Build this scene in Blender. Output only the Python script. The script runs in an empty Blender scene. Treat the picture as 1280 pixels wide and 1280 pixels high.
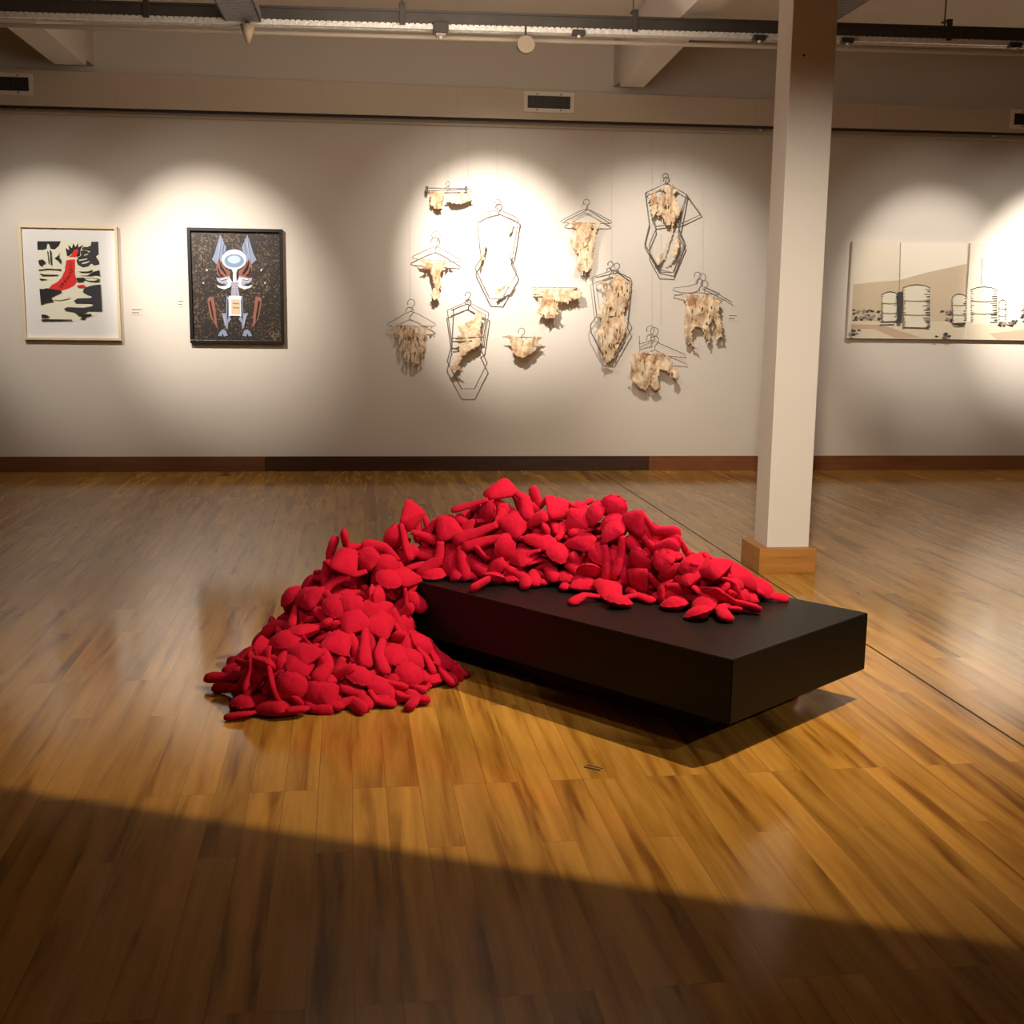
import bpy, bmesh, math, random
from mathutils import Vector, Matrix, noise
from mathutils.geometry import tessellate_polygon
PI = math.pi
C = bpy.context.scene.collection
random.seed(4)

# ------------------------------------------------------------------ camera
CF = Vector((0.11385282, 0.97953591, -0.16597269))
CR = Vector((0.99347605, -0.11335146, 0.01252149))
CU = Vector((0.00654799, 0.1663155, 0.98605085))
FPX = 1498.148
EYE = Vector((0, 0, 1.5))
cam = bpy.data.cameras.new('camera'); camo = bpy.data.objects.new('camera', cam); C.objects.link(camo)
camo.matrix_world = Matrix(((CR.x, CU.x, -CF.x, EYE.x), (CR.y, CU.y, -CF.y, EYE.y), (CR.z, CU.z, -CF.z, EYE.z), (0, 0, 0, 1)))
cam.sensor_width = 36; cam.lens = 36 * FPX / 1280; cam.clip_end = 100
bpy.context.scene.camera = camo

def at(px, py, Y):
    """point of the photo's pixel on the vertical plane at distance Y"""
    d = CF + CR * ((px - 640) / FPX) - CU * ((py - 640) / FPX)
    return EYE + d * (Y / d.y)
def atz(px, py, z):
    d = CF + CR * ((px - 640) / FPX) - CU * ((py - 640) / FPX)
    return EYE + d * ((z - 1.5) / d.z)

# ------------------------------------------------------------------ materials
def srgb(r, g, b):
    f = lambda c: (c / 255 / 12.92) if c / 255 <= .04045 else ((c / 255 + .055) / 1.055) ** 2.4
    return (f(r), f(g), f(b), 1)
def mat(name, col, rough=.6, metal=0, bump=0, bscale=40, var=0, vscale=6, sheen=0, spec=.5):
    m = bpy.data.materials.new(name); m.use_nodes = True
    nt = m.node_tree; b = nt.nodes['Principled BSDF']
    b.inputs['Base Color'].default_value = col; b.inputs['Roughness'].default_value = rough
    b.inputs['Metallic'].default_value = metal; b.inputs['Specular IOR Level'].default_value = spec
    if sheen:
        b.inputs['Sheen Weight'].default_value = sheen; b.inputs['Sheen Roughness'].default_value = .4
        b.inputs['Sheen Tint'].default_value = (1, .3, .3, 1)
    tc = nt.nodes.new('ShaderNodeTexCoord')
    if var:
        n = nt.nodes.new('ShaderNodeTexNoise'); n.inputs['Scale'].default_value = vscale; n.inputs['Detail'].default_value = 5
        nt.links.new(tc.outputs['Object'], n.inputs['Vector'])
        mx = nt.nodes.new('ShaderNodeMix'); mx.data_type = 'RGBA'
        mx.inputs['A'].default_value = tuple(c * (1 - var) for c in col[:3]) + (1,)
        mx.inputs['B'].default_value = tuple(min(1, c * (1 + var)) for c in col[:3]) + (1,)
        nt.links.new(n.outputs['Fac'], mx.inputs['Factor']); nt.links.new(mx.outputs['Result'], b.inputs['Base Color'])
    if bump:
        n = nt.nodes.new('ShaderNodeTexNoise'); n.inputs['Scale'].default_value = bscale; n.inputs['Detail'].default_value = 4
        nt.links.new(tc.outputs['Object'], n.inputs['Vector'])
        bp = nt.nodes.new('ShaderNodeBump'); bp.inputs['Strength'].default_value = bump; bp.inputs['Distance'].default_value = .01
        nt.links.new(n.outputs['Fac'], bp.inputs['Height']); nt.links.new(bp.outputs['Normal'], b.inputs['Normal'])
    return m

M = {}
M['wall'] = mat('wall_paint', (.66, .60, .52, 1), .85, bump=.05, bscale=30, var=.03, vscale=1.2)
M['ceiling'] = mat('ceiling_paint', (.62, .56, .49, 1), .9, bump=.1, bscale=12, var=.06, vscale=2)
M['duct'] = mat('duct_paint', (.60, .51, .40, 1), .8, bump=.05, bscale=20, var=.05, vscale=2)
M['column'] = mat('column_paint', (.70, .66, .61, 1), .6, bump=.06, bscale=25, var=.03, vscale=3)
M['plinth'] = mat('plinth_black', (.004, .0047, .0053, 1), .45, bump=.06, bscale=60, var=.25, vscale=5, spec=.28)
M['plinth_base'] = mat('plinth_base_black', (.006, .006, .006, 1), .6)
M['red'] = mat('red_cotton', (.54, .008, .038, 1), .9, bump=.55, bscale=30, var=.12, vscale=4, sheen=.10, spec=.1)
M['tray'] = mat('tray_steel', (.06, .052, .045, 1), .5, .4, var=.3, vscale=8)
M['galv'] = mat('galvanised', (.72, .70, .66, 1), .4, .3, bump=.8, bscale=45, var=.4, vscale=30)
M['zinc'] = mat('zinc_tray', (.20, .19, .18, 1), .45, .3, bump=.8, bscale=45, var=.45, vscale=25)
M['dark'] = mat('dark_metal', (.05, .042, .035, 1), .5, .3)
M['slat'] = mat('vent_slat', (.07, .065, .06, 1), .5, .2)
M['ventframe'] = mat('vent_frame', (.80, .73, .62, 1), .6)
M['pipe'] = mat('pipe_paint', (.55, .47, .37, 1), .6)
M['wire'] = mat('hanger_wire', (.20, .18, .16, 1), .5, .5)
M['thread'] = mat('nylon_thread', (.45, .40, .34, 1), .5)
M['paleframe'] = mat('pale_wood', srgb(226, 205, 170), .5, var=.08, vscale=20)
M['blackframe'] = mat('black_frame', (.012, .011, .010, 1), .35)
M['paper'] = mat('paper_white', (.80, .79, .76, 1), .8)
M['canvas'] = mat('canvas_edge', (.70, .64, .54, 1), .8)
M['label'] = mat('label_card', (.74, .69, .62, 1), .7)
M['ink'] = mat('grey_ink', (.16, .15, .14, 1), .7)
M['lampbody'] = mat('lamp_body', (.34, .28, .21, 1), .5)
M['lampglass'] = mat('lamp_glass', (.5, .38, .25, 1), .3)
def flat(name, rgb, rough=.7):
    if name not in M: M[name] = mat(name, srgb(*rgb), rough)
    return M[name]

def wood_trim(name, c1, c2, axis=0):
    m = bpy.data.materials.new(name); m.use_nodes = True; nt = m.node_tree; b = nt.nodes['Principled BSDF']
    b.inputs['Roughness'].default_value = .4
    tc = nt.nodes.new('ShaderNodeTexCoord'); mp = nt.nodes.new('ShaderNodeMapping')
    s = [22, 22, 22]; s[axis] = 1.6; mp.inputs['Scale'].default_value = s
    nt.links.new(tc.outputs['Object'], mp.inputs['Vector'])
    n = nt.nodes.new('ShaderNodeTexNoise'); n.inputs['Scale'].default_value = 1.6; n.inputs['Detail'].default_value = 6
    nt.links.new(mp.outputs['Vector'], n.inputs['Vector'])
    r = nt.nodes.new('ShaderNodeValToRGB'); r.color_ramp.elements[0].position = .3; r.color_ramp.elements[1].position = .7
    r.color_ramp.elements[0].color = c1; r.color_ramp.elements[1].color = c2
    nt.links.new(n.outputs['Fac'], r.inputs['Fac']); nt.links.new(r.outputs['Color'], b.inputs['Base Color'])
    return m
M['base_a'] = wood_trim('baseboard_brown', (.115, .042, .016, 1), (.17, .068, .026, 1))
M['base_b'] = wood_trim('baseboard_dark', (.040, .016, .008, 1), (.066, .026, .012, 1))
M['base_c'] = wood_trim('baseboard_reddish', (.15, .050, .018, 1), (.22, .08, .028, 1))
M['honey'] = wood_trim('column_base_wood', (.33, .135, .028, 1), (.46, .21, .05, 1))

def floor_material():
    m = bpy.data.materials.new('floor_laminate'); m.use_nodes = True; nt = m.node_tree; N = nt.nodes; L = nt.links
    b = N['Principled BSDF']
    tc = N.new('ShaderNodeTexCoord')
    mp = N.new('ShaderNodeMapping'); mp.inputs['Rotation'].default_value = (0, 0, math.radians(-90 - FLOOR_ROT))
    L.new(tc.outputs['Object'], mp.inputs['Vector'])
    br = N.new('ShaderNodeTexBrick')
    br.offset = .37; br.offset_frequency = 3; br.squash = 1
    br.inputs['Color1'].default_value = (0, 0, 0, 1); br.inputs['Color2'].default_value = (1, 1, 1, 1)
    br.inputs['Mortar'].default_value = (.5, .5, .5, 1)
    br.inputs['Scale'].default_value = 1; br.inputs['Mortar Size'].default_value = .0011; br.inputs['Mortar Smooth'].default_value = .3
    br.inputs['Brick Width'].default_value = 1.21; br.inputs['Row Height'].default_value = .106
    L.new(mp.outputs['Vector'], br.inputs['Vector'])
    # per plank shift of the grain
    sep = N.new('ShaderNodeSeparateColor'); L.new(br.outputs['Color'], sep.inputs['Color'])
    mul = N.new('ShaderNodeMath'); mul.operation = 'MULTIPLY'; mul.inputs[1].default_value = 37
    L.new(sep.outputs['Red'], mul.inputs[0])
    cmb = N.new('ShaderNodeCombineXYZ'); L.new(mul.outputs[0], cmb.inputs['X']); L.new(mul.outputs[0], cmb.inputs['Z'])
    add = N.new('ShaderNodeVectorMath'); add.operation = 'ADD'; L.new(mp.outputs['Vector'], add.inputs[0]); L.new(cmb.outputs[0], add.inputs[1])
    st = N.new('ShaderNodeVectorMath'); st.operation = 'MULTIPLY'; st.inputs[1].default_value = (.75, 9.5, 1); L.new(add.outputs[0], st.inputs[0])
    n1 = N.new('ShaderNodeTexNoise'); n1.inputs['Scale'].default_value = 1.5; n1.inputs['Detail'].default_value = 5; n1.inputs['Distortion'].default_value = .5
    L.new(st.outputs[0], n1.inputs['Vector'])
    st2 = N.new('ShaderNodeVectorMath'); st2.operation = 'MULTIPLY'; st2.inputs[1].default_value = (5, 70, 1); L.new(add.outputs[0], st2.inputs[0])
    n2 = N.new('ShaderNodeTexNoise'); n2.inputs['Scale'].default_value = 1.0; n2.inputs['Detail'].default_value = 4
    L.new(st2.outputs[0], n2.inputs['Vector'])
    r = N.new('ShaderNodeValToRGB'); e = r.color_ramp.elements
    e[0].position = .30; e[0].color = (.20, .080, .013, 1); e[1].position = .60; e[1].color = (.52, .275, .060, 1)
    k = r.color_ramp.elements.new(.44); k.color = (.41, .205, .038, 1)
    L.new(n1.outputs['Fac'], r.inputs['Fac'])
    # plank tone
    mr = N.new('ShaderNodeMapRange'); mr.inputs['To Min'].default_value = .80; mr.inputs['To Max'].default_value = 1.10
    L.new(sep.outputs['Red'], mr.inputs['Value'])
    mr2 = N.new('ShaderNodeMapRange'); mr2.inputs['From Min'].default_value = .3; mr2.inputs['From Max'].default_value = .7
    mr2.inputs['To Min'].default_value = .90; mr2.inputs['To Max'].default_value = 1.06; L.new(n2.outputs['Fac'], mr2.inputs['Value'])
    mm = N.new('ShaderNodeMath'); mm.operation = 'MULTIPLY'; L.new(mr.outputs[0], mm.inputs[0]); L.new(mr2.outputs[0], mm.inputs[1])
    gap = N.new('ShaderNodeMapRange'); gap.inputs['To Min'].default_value = 1; gap.inputs['To Max'].default_value = .62
    L.new(br.outputs['Fac'], gap.inputs['Value'])
    mm2 = N.new('ShaderNodeMath'); mm2.operation = 'MULTIPLY'; L.new(mm.outputs[0], mm2.inputs[0]); L.new(gap.outputs[0], mm2.inputs[1])
    vs = N.new('ShaderNodeVectorMath'); vs.operation = 'SCALE'; L.new(r.outputs['Color'], vs.inputs[0]); L.new(mm2.outputs[0], vs.inputs['Scale'])
    L.new(vs.outputs[0], b.inputs['Base Color'])
    b.inputs['Roughness'].default_value = FLOOR_ROUGH; b.inputs['Specular IOR Level'].default_value = FLOOR_SPEC
    bp = N.new('ShaderNodeBump'); bp.inputs['Strength'].default_value = .10; bp.inputs['Distance'].default_value = .001
    iv = N.new('ShaderNodeMath'); iv.operation = 'SUBTRACT'; iv.inputs[0].default_value = 1; L.new(br.outputs['Fac'], iv.inputs[1])
    L.new(iv.outputs[0], bp.inputs['Height']); L.new(bp.outputs['Normal'], b.inputs['Normal'])
    return m
FLOOR_ROT = 1.2; FLOOR_ROUGH = .13; FLOOR_SPEC = .36
M['floor'] = floor_material()

# ------------------------------------------------------------------ helpers
def obj(name, bm, m, parent=None, loc=None, smooth=False):
    me = bpy.data.meshes.new(name)
    if loc is not None: bmesh.ops.translate(bm, verts=bm.verts, vec=-Vector(loc))
    bmesh.ops.recalc_face_normals(bm, faces=bm.faces)
    bm.to_mesh(me); bm.free()
    for x in (m if isinstance(m, (list, tuple)) else [m]): me.materials.append(x)
    if smooth:
        for p in me.polygons: p.use_smooth = True
    o = bpy.data.objects.new(name, me); C.objects.link(o)
    if parent: o.parent = parent
    if loc is not None and not parent: o.location = loc
    return o
def thing(name, label, cat, loc=(0, 0, 0), group=None):
    o = bpy.data.objects.new(name, None); C.objects.link(o); o.location = loc; o.empty_display_size = .05
    o['label'] = label; o['category'] = cat
    if group: o['group'] = group
    return o
def tag(o, label, cat, group=None):
    o['label'] = label; o['category'] = cat
    if group: o['group'] = group
    return o
def struct_obj(name, bm, m):
    o = obj(name, bm, m); o['kind'] = 'structure'; return o
def box(bm, a, b, mi=0, bev=0):
    a = Vector(a); b = Vector(b)
    r = bmesh.ops.create_cube(bm, size=1)
    for v in r['verts']:
        v.co = Vector(((a.x + b.x) / 2 + v.co.x * (b.x - a.x), (a.y + b.y) / 2 + v.co.y * (b.y - a.y), (a.z + b.z) / 2 + v.co.z * (b.z - a.z)))
    fs = {f for v in r['verts'] for f in v.link_faces}
    for f in fs: f.material_index = mi
    if bev:
        es = list({e for v in r['verts'] for e in v.link_edges})
        bmesh.ops.bevel(bm, geom=es, offset=bev, segments=2, affect='EDGES', profile=.5)
    return r
def prism(bm, pts, vec, mi=0):
    """closed polygon pts extruded by vec"""
    vec = Vector(vec); A = [bm.verts.new(Vector(p)) for p in pts]; B = [bm.verts.new(Vector(p) + vec) for p in pts]
    n = len(pts)
    for i in range(n):
        f = bm.faces.new((A[i], A[(i + 1) % n], B[(i + 1) % n], B[i])); f.material_index = mi
    for ring in (A, B):
        for t in tessellate_polygon([[v.co for v in ring]]):
            try:
                f = bm.faces.new([ring[k] for k in t]); f.material_index = mi
            except ValueError: pass
def tube(bm, pts, r, n=8, closed=False, mi=0):
    pts = [Vector(p) for p in pts]; N = len(pts); rings = []
    prev = None
    for i, p in enumerate(pts):
        if closed: t = (pts[(i + 1) % N] - pts[i - 1]).normalized()
        else: t = (pts[min(i + 1, N - 1)] - pts[max(i - 1, 0)]).normalized()
        ref = prev if prev is not None else (Vector((0, 1, 0)) if abs(t.y) < .9 else Vector((1, 0, 0)))
        u = (ref - t * ref.dot(t))
        if u.length < 1e-5: u = t.orthogonal()
        u.normalize(); v = t.cross(u); prev = u
        rr = r[i] if isinstance(r, (list, tuple)) else r
        rings.append([bm.verts.new(p + u * math.cos(2 * PI * k / n) * rr + v * math.sin(2 * PI * k / n) * rr) for k in range(n)])
    for i in range(N if closed else N - 1):
        a = rings[i]; b = rings[(i + 1) % N]
        for k in range(n):
            f = bm.faces.new((a[k], a[(k + 1) % n], b[(k + 1) % n], b[k])); f.material_index = mi
    if not closed:
        bm.faces.new(rings[0][::-1]).material_index = mi; bm.faces.new(rings[-1]).material_index = mi

# ------------------------------------------------------------------ room
WY = 11.218; ZC = 3.95; X0, X1, Y0 = -7.0, 10.0, -4.0
bm = bmesh.new(); box(bm, (X0, Y0, -.12), (X1, WY + .2, 0)); struct_obj('floor', bm, M['floor'])
bm = bmesh.new(); box(bm, (X0, Y0, ZC), (X1, WY + .2, ZC + .15)); struct_obj('ceiling', bm, M['ceiling'])
bm = bmesh.new(); box(bm, (X0, WY, 0), (X1, WY + .2, ZC)); struct_obj('wall_back', bm, M['wall'])
bm = bmesh.new(); box(bm, (X0 - .2, Y0, 0), (X0, WY + .2, ZC)); struct_obj('wall_left', bm, M['wall'])
bm = bmesh.new(); box(bm, (X1, Y0, 0), (X1 + .2, WY + .2, ZC)); struct_obj('wall_right', bm, M['wall'])
bm = bmesh.new(); box(bm, (X0, Y0 - .2, 0), (X1, Y0, ZC)); struct_obj('wall_front', bm, M['wall'])
# skirting in three runs of differently stained wood
xa = at(331.5, 580, WY - .02).x; xb = at(811, 580, WY - .02).x
for n, a, b, m in (('a', X0, xa, 'base_a'), ('b', xa, xb, 'base_b'), ('c', xb, X1, 'base_c')):
    bm = bmesh.new(); box(bm, (a + .001, WY - .022, 0), (b - .001, WY, .138), bev=.003)
    o = struct_obj('baseboard_back' if n == 'a' else 'baseboard_back', bm, M[m])
# floor expansion strip
s0 = Vector((2.300, 2.8, 0)); s1 = Vector((2.125, WY - .03, 0))
bm = bmesh.new()
for v in ((0,),):
    d = (s1 - s0).normalized(); w = Vector((d.y, -d.x, 0)) * .0045
    prism(bm, [s0 - w, s0 + w, s1 + w, s1 - w], (0, 0, .0015))
struct_obj('trim_1', bm, M['dark'])

# duct along the top of the back wall (drops very slightly to the right)
def duct():
    bm = bmesh.new(); yd = 11.05
    def zt(x): return 3.462 - .0068 * (x + 2.6)
    def zb(x): return 3.168 + .0035 * (x + 3.1)
    prism(bm, [(X0, yd, zb(X0)), (X0, WY, zb(X0)), (X0, WY, zt(X0)), (X0, yd, zt(X0))], (0, 0, 0)) if False else None
    v = []
    for x in (X0, X1):
        v.append([bm.verts.new(p) for p in ((x, yd, zb(x)), (x, WY, zb(x)), (x, WY, zt(x)), (x, yd, zt(x)))])
    for k in range(4): bm.faces.new((v[0][k], v[0][(k + 1) % 4], v[1][(k + 1) % 4], v[1][k]))
    bm.faces.new(v[0]); bm.faces.new(v[1][::-1])
    o = struct_obj('trim_2', bm, M['duct'])
    # sheet joints
    for px in (146, 244, 403, 571, 797, 945, 1095):
        b2 = bmesh.new(); x = at(px, 130, yd).x
        box(b2, (x - .004, yd - .002, zb(x) + .004), (x + .004, yd + .001, zt(x) - .004)); 
        j = obj('duct_joint', b2, M['pipe'], o)
    return zb, zt
zb, zt = duct()
# thin pipe under the duct and picture rail
bm = bmesh.new(); yp = WY - .025
tube(bm, [(X0, yp, 3.128), (0, yp, 3.140), (X1, yp, 3.165)], .014, 8)
rail = tag(obj('pipe', bm, M['pipe'], loc=(1.2, yp, 3.145)), 'thin beige pipe running along the wall just below the duct', 'pipe')
for px, py in ((22, 133), (312, 140), (632, 149), (951, 160), (1243, 167)):
    c = at(px, py, yp); bm = bmesh.new(); box(bm, (c.x - .012, yp - .02, c.z - .03), (c.x + .012, WY - .001, c.z + .02), bev=.003)
    bmesh.ops.translate(bm, verts=bm.verts, vec=-rail.location); obj('pipe_clip', bm, M['ventframe'], rail)

# dark strip added to draw the line of shade under the duct
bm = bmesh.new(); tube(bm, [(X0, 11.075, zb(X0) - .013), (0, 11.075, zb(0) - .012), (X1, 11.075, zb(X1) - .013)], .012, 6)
tag(obj('cable', bm, M['dark'], loc=(1.2, 11.075, 3.17)), 'dark strip added as the line of shade under the front edge of the duct', 'cable')  # no real cable, a shade strip added under the duct
# ceiling beams
def beam(xl, xr, zw, ys, name):
    """underside almost level, a shallow notch added over the duct at the wall for a dark shaded band"""
    bm = bmesh.new()
    prof = [(Y0, ys[0]), (8.9, ys[0]), (9.45, ys[1]), (10.90, zw), (10.92, zw + .05), (WY, zw + .05), (WY, ZC), (Y0, ZC)]  # notch is added so the underside shows a dark shaded band
    prism(bm, [(xl, y, z) for y, z in prof], (xr - xl, 0, 0))
    o = struct_obj(name, bm, M['ceiling'])
beam(-2.64, -2.385, 3.487, (3.49, 3.488), 'trim_3')
beam(2.182, 2.391, 3.462, (3.57, 3.522), 'trim_4')

# air vents on the duct
def vent(x0, x1, z0, z1, label, k, yd=11.05):
    t = thing('air_vent', label, 'vent', ((x0 + x1) / 2, yd, z0), 'air vents on the duct')
    L = Vector(t.location); s = bmesh.new(); w = .034
    f = bmesh.new()
    for a, b in (((x0, z0), (x1, z0 + w)), ((x0, z1 - w), (x1, z1)), ((x0, z0 + w), (x0 + w, z1 - w)), ((x1 - w, z0 + w), (x1, z1 - w))):
        box(f, (a[0], yd - .018, a[1]), (b[0], yd, b[1]), bev=.002)
    bmesh.ops.translate(f, verts=f.verts, vec=-L); obj('frame', f, M['ventframe'], t)
    bk = bmesh.new(); box(bk, (x0 + w, yd - .003, z0 + w), (x1 - w, yd, z1 - w)); bmesh.ops.translate(bk, verts=bk.verts, vec=-L); obj('backing', bk, M['dark'], t)
    n = int((x1 - x0 - 2 * w) / .018)
    for i in range(n):
        x = x0 + w + (i + .5) * (x1 - x0 - 2 * w) / n
        box(s, (x - .003, yd - .012, z0 + w), (x + .003, yd - .003, z1 - w))
    bmesh.ops.translate(s, verts=s.verts, vec=-L); obj('grille', s, M['slat'], t)
    for x in (x0 + .12, x1 - .12):
        for z in (z0 + .02, z1 - .02):
            sc = bmesh.new(); bmesh.ops.create_cone(sc, cap_ends=True, segments=8, radius1=.007, radius2=.007, depth=.004, matrix=Matrix.Translation((x, yd - .019, z)) @ Matrix.Rotation(PI / 2, 4, 'X'))
            bmesh.ops.translate(sc, verts=sc.verts, vec=-L); obj('screw', sc, M['dark'], t)
vent(1.342, 1.796, 3.245, 3.42, 'framed air vent on the duct above the hanging wire hangers', 0)
vent(-3.38, -2.86, 3.25, 3.43, 'air vent with vertical slats at the far left end of the duct', 1)
vent(5.92, 6.38, 3.235, 3.405, 'air vent at the right edge, above the painted tanks', 2)

# ------------------------------------------------------------------ cable tray with its hangers
TY = 8.6
def tz(x): return 3.352 + .0103 * (x + 2.4)
t = thing('cable_tray', 'long dark cable tray with a ribbed shiny underside hung across the ceiling', 'cable tray', (1.0, TY, 3.38))
LT = Vector(t.location)
def part(name, bm, m, parent, L=None, smooth=False):
    bmesh.ops.translate(bm, verts=bm.verts, vec=-(Vector(L) if L is not None else Vector(parent.location)))
    return obj(name, bm, m, parent, smooth=smooth)
def sloped_box(bm, xa, xb, ya, yb, h0, h1):
    v = []
    for x in (xa, xb):
        z = tz(x); v.append([bm.verts.new(p) for p in ((x, ya, z + h0), (x, yb, z + h0), (x, yb, z + h1), (x, ya, z + h1))])
    for k in range(4): bm.faces.new((v[0][k], v[0][(k + 1) % 4], v[1][(k + 1) % 4], v[1][k]))
    bm.faces.new(v[0]); bm.faces.new(v[1][::-1])
bm = bmesh.new()
sloped_box(bm, -6.5, 9.5, TY, TY + .012, .035, .115); sloped_box(bm, -6.5, 9.5, TY + .15, TY + .162, .035, .115); sloped_box(bm, -6.5, 9.5, TY - .008, TY, .105, .12)
part('side_rail', bm, M['tray'], t, LT)
bm = bmesh.new(); x = -6.5
while x < 9.5:
    sloped_box(bm, x, x + .028, TY + .0, TY + .16, .022, .036); x += .04
sloped_box(bm, -6.5, 9.5, TY + .002, TY + .03, .0, .03); sloped_box(bm, -6.5, 9.5, TY + .12, TY + .16, .01, .034)
part('ribbed_floor', bm, M['galv'], t, LT)
for px in (183, 503, 829 - 35, 1187):
    x = at(px, 25, TY).x; b2 = bmesh.new()
    tube(b2, [(x, TY + .075, tz(x) + .1), (x, TY + .075, ZC)], .005, 6)
    r_ = part('hanger_rod', b2, M['dark'], t, LT)
    b3 = bmesh.new(); box(b3, (x - .02, TY - .012, tz(x) + .02), (x + .02, TY - .002, tz(x) + .16), bev=.002); box(b3, (x - .02, TY - .012, tz(x) + .155), (x + .02, TY + .09, tz(x) + .165))
    part('bracket', b3, M['dark'], t, LT)
bm = bmesh.new()
tube(bm, [(-6.5, TY + .20, tz(-6.5) - .005), (1, TY + .20, tz(1) - .012), (9.5, TY + .2, tz(9.5) - .012)], .016, 8)
pp = part('conduit', bm, M['pipe'], t, LT)
# cross trays running towards the viewer
def cross_tray(xa, xb, y0, label, dz):
    z = tz(xa) + dz; t2 = thing('cross_tray', label, 'cable tray', ((xa + xb) / 2, TY, z), 'galvanised cross trays')
    L2 = Vector(t2.location)
    b = bmesh.new()
    for x in (xa, xb - .01): box(b, (x, y0, z), (x + .01, TY - .01, z + .07))
    part('side_rail', b, M['zinc'], t2, L2)
    b = bmesh.new(); y = y0
    while y < TY - .04:
        box(b, (xa, y, z), (xb, y + .026, z + .012)); y += .04
    part('ribbed_floor', b, M['zinc'], t2, L2)
c0 = at(300, 20, TY).x
cross_tray(c0 - .10, c0 + .14, 3.0, 'galvanised tray meeting the long tray near the left beam', .012)
c1 = atz(1088, 0, 3.475).x
cross_tray(c1 - .26, c1, 3.0, 'galvanised tray running overhead to the right of the white column', .07)
# small fittings on the tray
def spot(px, py, label, kind):
    p = at(px, py, TY); z0 = tz(p.x)
    t = thing('ceiling_spotlight', label, 'spotlight', (p.x, TY, z0)); L = Vector(t.location)
    if kind == 'disc':
        b = bmesh.new(); tube(b, [(p.x, TY, z0 + .04), (p.x, TY, z0 - .03)], .007, 8); part('stem', b, M['dark'], t, L)
        b = bmesh.new(); M4 = Matrix.Translation((p.x, TY, z0 - .083)) @ Matrix.Rotation(math.radians(78), 4, 'X')
        bmesh.ops.create_cone(b, cap_ends=True, segments=32, radius1=.058, radius2=.045, depth=.07, matrix=M4); part('lamp_head', b, M['lampbody'], t, L, True)
        b = bmesh.new(); bmesh.ops.create_cone(b, cap_ends=True, segments=32, radius1=.060, radius2=.060, depth=.012, matrix=Matrix.Translation((p.x, TY - .033, z0 - .09)) @ Matrix.Rotation(math.radians(78), 4, 'X')); part('rim', b, M['lampbody'], t, L)
    elif kind == 'box':
        b = bmesh.new(); box(b, (p.x - .052, TY - .03, z0 - .025), (p.x + .052, TY + .06, z0 + .045), bev=.006); part('housing', b, M['dark'], t, L)
        b = bmesh.new(); box(b, (p.x - .035, TY - .02, z0 - .045), (p.x + .035, TY + .05, z0 - .025), bev=.004); part('socket', b, M['lampbody'], t, L)
        b = bmesh.new(); bmesh.ops.create_uvsphere(b, u_segments=12, v_segments=8, radius=.014, matrix=Matrix.Translation((p.x, TY, z0 - .05))); part('knob', b, M['galv'], t, L, True)
    elif kind == 'cone':
        b = bmesh.new(); tube(b, [(p.x, TY - .02, z0 + .03), (p.x, TY - .02, z0 - .012)], .012, 8); part('stem', b, M['dark'], t, L)
        b = bmesh.new(); bmesh.ops.create_cone(b, cap_ends=True, segments=24, radius1=.012, radius2=.052, depth=.115, matrix=Matrix.Translation((p.x, TY - .02, z0 - .07))); part('lamp_shade', b, M['lampglass'], t, L, True)
    else:
        b = bmesh.new(); box(b, (p.x - .045, TY - .03, z0 - .02), (p.x + .045, TY + .03, z0 + .02), bev=.008); part('housing', b, M['dark'], t, L)
        b = bmesh.new(); bmesh.ops.create_uvsphere(b, u_segments=10, v_segments=6, radius=.012, matrix=Matrix.Translation((p.x, TY - .02, z0 - .025))); part('knob', b, M['ventframe'], t, L, True)
spot(310, 35, 'small cone shaped lamp under the tray where the left cross tray joins', 'cone')
spot(551, 40, 'square black lamp fitting clipped under the tray, left of the round lamp', 'box')
spot(657, 45, 'round lamp head hanging on a short stem under the middle of the tray', 'disc')
spot(723, 45, 'small dark clamp fitting under the tray, just right of the round lamp', 'clamp')
spot(1058, 60, 'small fitting under the tray just right of the white column', 'clamp')
spot(948, 56, 'small fitting under the tray just left of the white column', 'clamp')
spot(1268, 60, 'small dark fitting under the tray at the right edge of the picture', 'clamp')

# ------------------------------------------------------------------ column
t = thing('column', 'square white column standing on a honey wood base', 'column', (2.41, 6.81, 0)); L = Vector(t.location)
bm = bmesh.new(); box(bm, (2.286, 6.686, .14), (2.540, 6.93, ZC), bev=.004); part('shaft', bm, M['column'], t, L)
bm = bmesh.new(); box(bm, (2.226, 6.632, 0), (2.570, 6.985, .148), bev=.003); part('wooden_base', bm, M['honey'], t, L)
c = at(1005, 69, 6.686); bm = bmesh.new(); bmesh.ops.create_cone(bm, cap_ends=True, segments=10, radius1=.008, radius2=.005, depth=.01, matrix=Matrix.Translation((c.x, 6.682, c.z)) @ Matrix.Rotation(PI / 2, 4, 'X')); part('nail', bm, M['dark'], t, L)

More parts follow.
